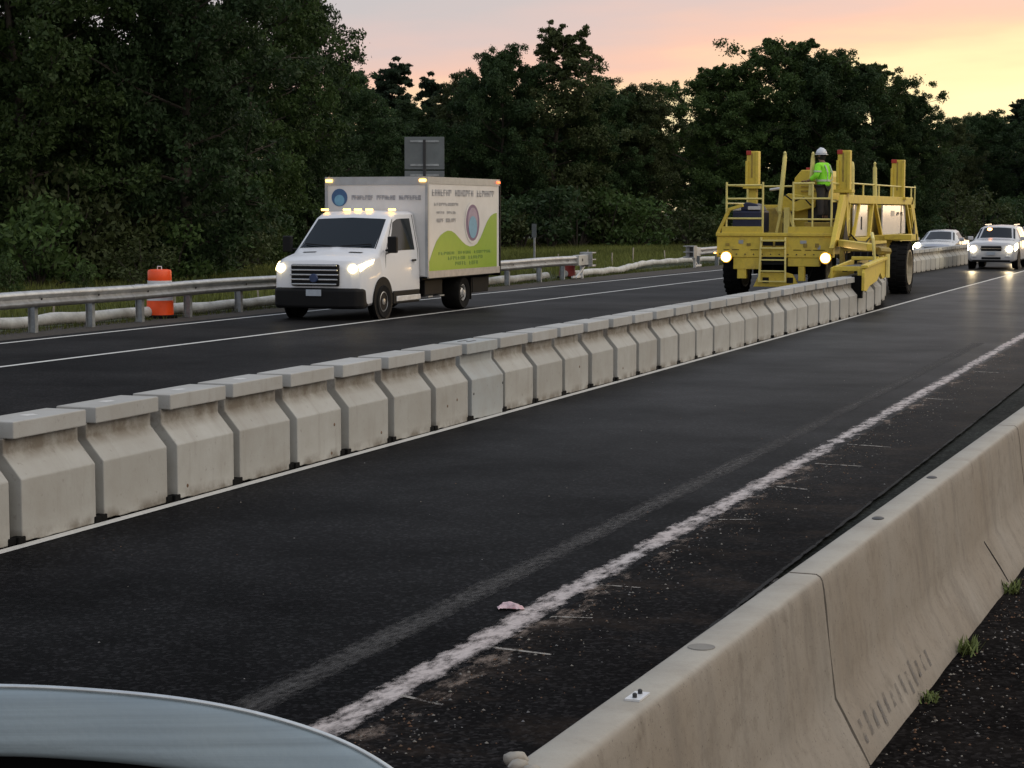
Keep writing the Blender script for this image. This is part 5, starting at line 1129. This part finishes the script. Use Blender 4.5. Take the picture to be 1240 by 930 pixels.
def leaves(name, clumps, per, size, mat, seed, flat=.75, shell=.5):
    """clumps: (x, y, z, r). one mesh of small four-cornered leaves gathered in clumps"""
    g = np.random.default_rng(seed); C_ = np.array(clumps); n = len(C_) * per
    c = np.repeat(C_, per, 0); d = g.normal(size=(n, 3)); d /= np.linalg.norm(d, axis=1)[:, None]
    rad = (shell + (1 - shell) * g.random(n)) * (g.random(n) ** .25); rad = np.where(g.random(n) < .16, rad * 1.4, rad); p = c[:, :3] + d * (c[:, 3] * rad)[:, None] * np.array([1, 1, flat])
    a = g.normal(size=(n, 3)); a += d * .4; a /= np.linalg.norm(a, axis=1)[:, None]; b = np.cross(a, g.normal(size=(n, 3))); b /= np.linalg.norm(b, axis=1)[:, None]
    s = size * (.6 + .8 * g.random(n))[:, None]
    V = np.stack([p - a * s, p + b * s * .5 - a * s * .1, p + a * s, p - b * s * .5 - a * s * .1], 1).reshape(-1, 3)
    me = bpy.data.meshes.new(name); me.vertices.add(4 * n); me.vertices.foreach_set('co', V.astype(np.float32).ravel()); me.loops.add(4 * n); me.loops.foreach_set('vertex_index', np.arange(4 * n, dtype=np.int32))
    me.polygons.add(n); me.polygons.foreach_set('loop_start', np.arange(0, 4 * n, 4, dtype=np.int32)); me.polygons.foreach_set('loop_total', np.full(n, 4, dtype=np.int32)); me.update()
    ct = np.repeat(g.random(len(C_)), per) * .65 + g.random(n) * .35
    at = me.attributes.new('tint', 'FLOAT', 'POINT'); at.data.foreach_set('value', np.repeat(ct, 4).astype(np.float32)); me.materials.append(mat); return me
def tree_proto(kind, seed, H=11., low=.12, size=.12, per=90, spread=.34, mat=0, nb=26, open_top=0.):
    r_ = seedrand(seed); mb = MB(); cl = []
    lean = (r_.uniform(-.06, .06), r_.uniform(-.06, .06)); T = lambda z: Vector((lean[0] * z + .15 * math.sin(z * .6 + seed), lean[1] * z + .15 * math.cos(z * .5 + seed), z))
    mb.tube([T(H * .97 * i / 10) - (Vector((0, 0, .3)) if i == 0 else Vector()) for i in range(11)], lambda t: (.20 - .18 * t) * H / 11, 8)
    for k in range(nb):
        f = low + (.97 - low) * (k + .5) / nb; z = H * f; a = k * 2.4 + r_.uniform(-.5, .5)
        if kind == 'pine': L_ = H * .26 * (1.05 - f) ** .6 * r_.uniform(.6, 1.15); rise = .05
        else:
            env = math.sin(min(1, (f - low * .3) / (1 - low * .3)) ** .9 * math.pi * .93) ** .55
            L_ = H * spread * env * r_.uniform(.62, 1.1) * (.62 if f > .8 else 1); rise = .2 + .45 * f
        s0 = T(z); d = Vector((math.cos(a), math.sin(a), rise)).normalized(); e = s0 + d * L_; mid = s0 + d * L_ * .5 + Vector((0, 0, -.04 * L_))
        mb.tube([s0, mid, e], lambda t: max(.012, .06 * (1 - f * .6) * (1 - t * .8) * H / 11), 5)
        ns = 7 if kind != 'pine' else 4
        for j in range(ns):
            t = .35 + .7 * j / (ns - 1) * r_.uniform(.85, 1.1); q_ = s0 + d * L_ * t + Vector((r_.gauss(0, .16), r_.gauss(0, .16), r_.gauss(0, .12))) * L_ * .55
            rr_ = r_.uniform(.42, .78) * H / 11 * (.75 if kind == 'pine' else 1) * (1 - .12 * f)
            if open_top and f > open_top: rr_ *= .58; 
            mb.tube([s0 + d * L_ * t * .8, q_], .014 * H / 11, 4); cl.append((q_.x, q_.y, q_.z, rr_))
            for _k in range(2): cl.append((q_.x + r_.gauss(0, .8) * rr_, q_.y + r_.gauss(0, .8) * rr_, q_.z + r_.gauss(.2, .6) * rr_, rr_ * .62))
    root = empty(kind + '_tree'); mb.build('trunk', M_BARK, root, smooth=60)
    me = leaves('crown', cl, per, size, LEAF[mat], seed, flat=.45 if kind == 'pine' else .75); o = bpy.data.objects.new('crown', me); COL.objects.link(o); o.parent = root
    return root
protos = {}
def get(key):
    if key in protos: return copy_tree(protos[key])
    spec = {'a': ('broadleaf', 1, dict(H=11, low=.02, size=.075, per=75, mat=0, nb=44, spread=.30)),
            'b': ('broadleaf', 2, dict(H=11, low=.03, size=.075, per=75, mat=1, nb=44, spread=.33)),
            'c': ('broadleaf', 5, dict(H=12, low=.02, size=.08, per=75, mat=0, nb=46, spread=.28)),
            'd': ('broadleaf', 9, dict(H=11, low=.03, size=.07, per=150, mat=0, nb=46, spread=.34)),
            'e': ('broadleaf', 12, dict(H=11, low=.03, size=.07, per=150, mat=2, nb=46, spread=.33)),
            'o': ('broadleaf', 15, dict(H=11, low=.03, size=.075, per=85, mat=2, nb=44, spread=.29, open_top=.68)),
            'w': ('broadleaf', 18, dict(H=11, low=.03, size=.075, per=120, mat=1, nb=48, spread=.42, open_top=.86)),
            'p': ('pine', 21, dict(H=12, low=.3, size=.14, per=85, mat=3, nb=34)),}[key]
    protos[key] = tree_proto(spec[0], spec[1], **spec[2]); return protos[key]
def ray_ground(px, Z):
    """point on the ground seen at photo column px, at distance Z along the view"""
    a = (px - 620) / FPX * math.cos(pitch); fx, fy = -math.sin(yaw), math.cos(yaw); rx, ry = math.cos(yaw), math.sin(yaw)
    return (fx * Z + rx * a * Z, fy * Z + ry * a * Z)
def ztop(py, Z): return HC + (VY - py) / FPX * Z
rt = seedrand(77)
def plant_tree(key, px, Z, top, label, group=None, wide=1.):
    o = get(key); x, y = ray_ground(px, Z); H = ztop(top, Z); base = {'c': 12.0, 'p': 12.0}.get(key, 11.0); s = H / (base * 1.02)
    o.location = (x, y, -.1); o.rotation_euler = (0, 0, rt.uniform(0, 6.28)); o.scale = (s * wide, s * wide, s); tag(o, label, 'tree', group); return o
G1 = 'trees of the wood behind the verge'
FRONT = [  # near left wall of trees, its tops above the picture
 ('a', -70, 60, -220, 1.0, 'dark leafy tree just beyond the left edge of the wood'), ('b', 35, 58, -190, .95, 'dark broad tree at the far left of the photo, above the guardrail'),
 ('c', 135, 61, -150, .85, 'dense tree of the left wood standing behind the orange drum, left of it'), ('a', 225, 60, -170, .9, 'tall dark tree of the left wood right above the orange drum'),
 ('b', 300, 76, -80, .9, 'tall tree of the left wood between the orange drum and the truck'), ('c', 372, 82, -12, .72, 'last tall tree of the left wood, one branch reaching into the sky above the truck'),
 ('d', 425, 104, 88, 1.0, 'tree behind the truck cab, lower than the tall left wood'), ('p', 470, 150, 74, 1.0, 'pine whose ragged top stands against the pink sky above the truck cab'),
 ('p', 531, 155, 92, .9, 'smaller pine top in the skyline dip left of the tall mid trees'), ('e', 565, 124, 100, 1.0, 'olive green tree right behind the grey sign back'),
 ('d', 500, 116, 130, 1.0, 'low round tree behind the truck box and the grey sign'), ('d', 608, 118, 68, .85, 'dark tree rising left of the airy topped tree in mid picture'),
 ('o', 668, 120, 36, 1.0, 'tall airy tree with thin see-through top standing highest in mid picture'), ('d', 725, 122, 104, 1.0, 'rounded tree just right of the airy topped tree'),
 ('e', 775, 124, 112, 1.05, 'rounded tree in the middle of the skyline dip left of the machine'), ('w', 868, 128, 82, 1.0, 'open crowned tree left above the yellow machine with gaps of sky in it'),
 ('w', 938, 130, 52, 1.05, 'highest broad crowned tree straight above the yellow machine'), ('d', 1000, 128, 74, .95, 'dense tree above the machine just right of the worker'),
 ('w', 1058, 132, 80, .9, 'open crowned tree above the rear of the yellow machine, against yellow sky'), ('d', 1098, 132, 116, .9, 'tree sloping down to the skyline dip right of the machine'),
 ('e', 1150, 160, 150, .9, 'lower tree behind the silver sedan'), ('d', 1192, 165, 142, 1.0, 'low dark tree behind the white SUV'), ('p', 1238, 175, 112, 1.2, 'pine at the right edge of the photo above the white SUV'), ('d', 1290, 160, 110, 1.1, 'dark tree beyond the right edge of the photo'), ('e', 1380, 170, 100, 1.1, 'olive tree well beyond the right edge of the photo')]
for key, px, Z, top, wd, lb in FRONT: plant_tree(key, px, Z, top, lb, G1, wd)
for i in range(18):   # second and third rows that fill the dark of the wood
    px = -90 + i * 84; left = px < 400; Z = (82 if px < 250 else 94 if left else 142 if px < 1100 else 190) + rt.uniform(-4, 6)
    top = rt.uniform(10, 60) if px < 300 else 110 if px < 400 else rt.uniform(128, 150)
    plant_tree('dceb'[i % 4] if not left else 'ab'[i % 2], px, Z, top, 'one of the hidden trees deeper in the dark wood, behind the front row', 'trees deep in the wood', 1.15)
for i in range(14):
    px = -60 + i * 105; Z = 98 if px < 380 else 158 if px < 1100 else 215
    plant_tree('de'[i % 2], px + rt.uniform(-20, 20), Z, 95 if px < 330 else 150, 'one of the hidden trees deeper in the dark wood, behind the front row', 'trees deep in the wood', 1.3)
# shrubs: edge of the wood down to the grass
def shrub_proto(seed, size, mat, per=100):
    r_ = seedrand(seed); cl = []; mb = MB()
    for k in range(16):
        a = r_.uniform(0, 6.28); d = r_.uniform(0, .75); z = r_.uniform(.25, 1.35) * (1.1 - d * .5); p_ = (math.cos(a) * d, math.sin(a) * d, z); cl.append((*p_, r_.uniform(.26, .45)))
        mb.tube([(0, 0, -.1), (p_[0] * .5, p_[1] * .5, z * .6), p_], lambda t: .02 - .012 * t, 4)
    root = empty('shrub'); mb.build('stem', M_BARK, root); me = leaves('foliage', cl, per, size, LEAF[mat], seed); o = bpy.data.objects.new('foliage', me); COL.objects.link(o); o.parent = root; return root
SP = [shrub_proto(41, .055, 1), shrub_proto(42, .055, 0), shrub_proto(43, .05, 2)]; used = [False] * 3
def shrub(k, x, y, s, sz, label, group):
    if not used[k]: o = SP[k]; used[k] = True
    else: o = copy_tree(SP[k])
    o.location = (x, y, -.1); o.rotation_euler.z = rt.uniform(0, 6.28); o.scale = (s, s, sz); tag(o, label, 'shrub', group); return o
x, y = ray_ground(8, 50); shrub(0, x, y, .75, .95, 'light green bush at the left edge of the photo just behind the guardrail', 'bushes along the wood')
x, y = ray_ground(99, 52); shrub(0, x, y, .42, .75, 'small green sapling bush behind the guardrail, left of the orange drum', 'bushes along the wood')
def base_Z(px): return np.interp(px, [-100, 200, 290, 330, 420, 620, 870, 1100, 1300], [53, 57, 71, 76, 97, 111, 121, 135, 155])
for i in range(44):
    px = -90 + i * 33 + rt.uniform(-8, 8); Z = base_Z(px) + rt.uniform(-1.5, 2.5); x, y = ray_ground(px, Z); s = rt.uniform(1.3, 2.1) * (1 if px < 400 else 1.5)
    shrub(rt.randrange(3), x, y, s, s * rt.uniform(.7, 1.15), 'dark green bush in the thicket at the foot of the trees', 'bushes at the foot of the wood')
# meadow grass
def grass(name, label, n, fn, h0, h1, wd, mat, seed):
    g = np.random.default_rng(seed); x, y = fn(g, n); h = g.uniform(h0, h1, n); a = g.uniform(0, 6.28, n); ln = g.normal(0, .25, (n, 2)) * h[:, None]
    p = np.stack([x, y, np.full(n, -.07)], 1); w_ = np.stack([np.cos(a), np.sin(a), np.zeros(n)], 1) * wd; t = p + np.stack([ln[:, 0], ln[:, 1], h], 1); mdp = p + np.stack([ln[:, 0] * .35, ln[:, 1] * .35, h * .6], 1)
    V = np.stack([p - w_, p + w_, mdp + w_ * .7, t, mdp - w_ * .7], 1).reshape(-1, 3); me = bpy.data.meshes.new(name); me.vertices.add(5 * n); me.vertices.foreach_set('co', V.astype(np.float32).ravel()); me.loops.add(5 * n)
    me.loops.foreach_set('vertex_index', np.arange(5 * n, dtype=np.int32)); me.polygons.add(n); me.polygons.foreach_set('loop_start', np.arange(0, 5 * n, 5, dtype=np.int32)); me.polygons.foreach_set('loop_total', np.full(n, 5, dtype=np.int32)); me.update()
    pt = (np.sin(x * .7 + 1.3 * np.sin(y * .23)) * .25 + .5 + g.normal(0, .18, n)).clip(0, 1); at = me.attributes.new('tint', 'FLOAT', 'POINT'); at.data.foreach_set('value', np.repeat(pt, 5).astype(np.float32)); me.materials.append(mat)
    o = bpy.data.objects.new(name, me); COL.objects.link(o); tag(o, label, 'grass', kind='stuff'); return o
M_GR = leaf_mat('meadow_grass', (.135, .155, .040), .45)
def area(g, n):
    y = 24 + 110 * g.random(n) ** .8; x0 = np.interp(y, [24, 60, 75, 120], [-21.9, -21.4, -22.6, -18]); return x0 - (16 + (y - 24) * .3) * g.random(n) ** .8, y
grass('meadow_grass', 'rough green grass between the guardrail and the wood', 230000, area, .12, .42, .012, M_GR, 5)
def edge_(g, n):
    y = 24 + 70 * g.random(n); x0 = np.interp(y, [24, 60, 75, 94], [-20.9, -20.4, -20.5, -19.6]); return x0 - np.abs(g.normal(0, .35, n)), y
grass('verge_weeds', 'thin weeds around the guardrail posts', 9000, edge_, .04, .16, .008, M_GR, 6)
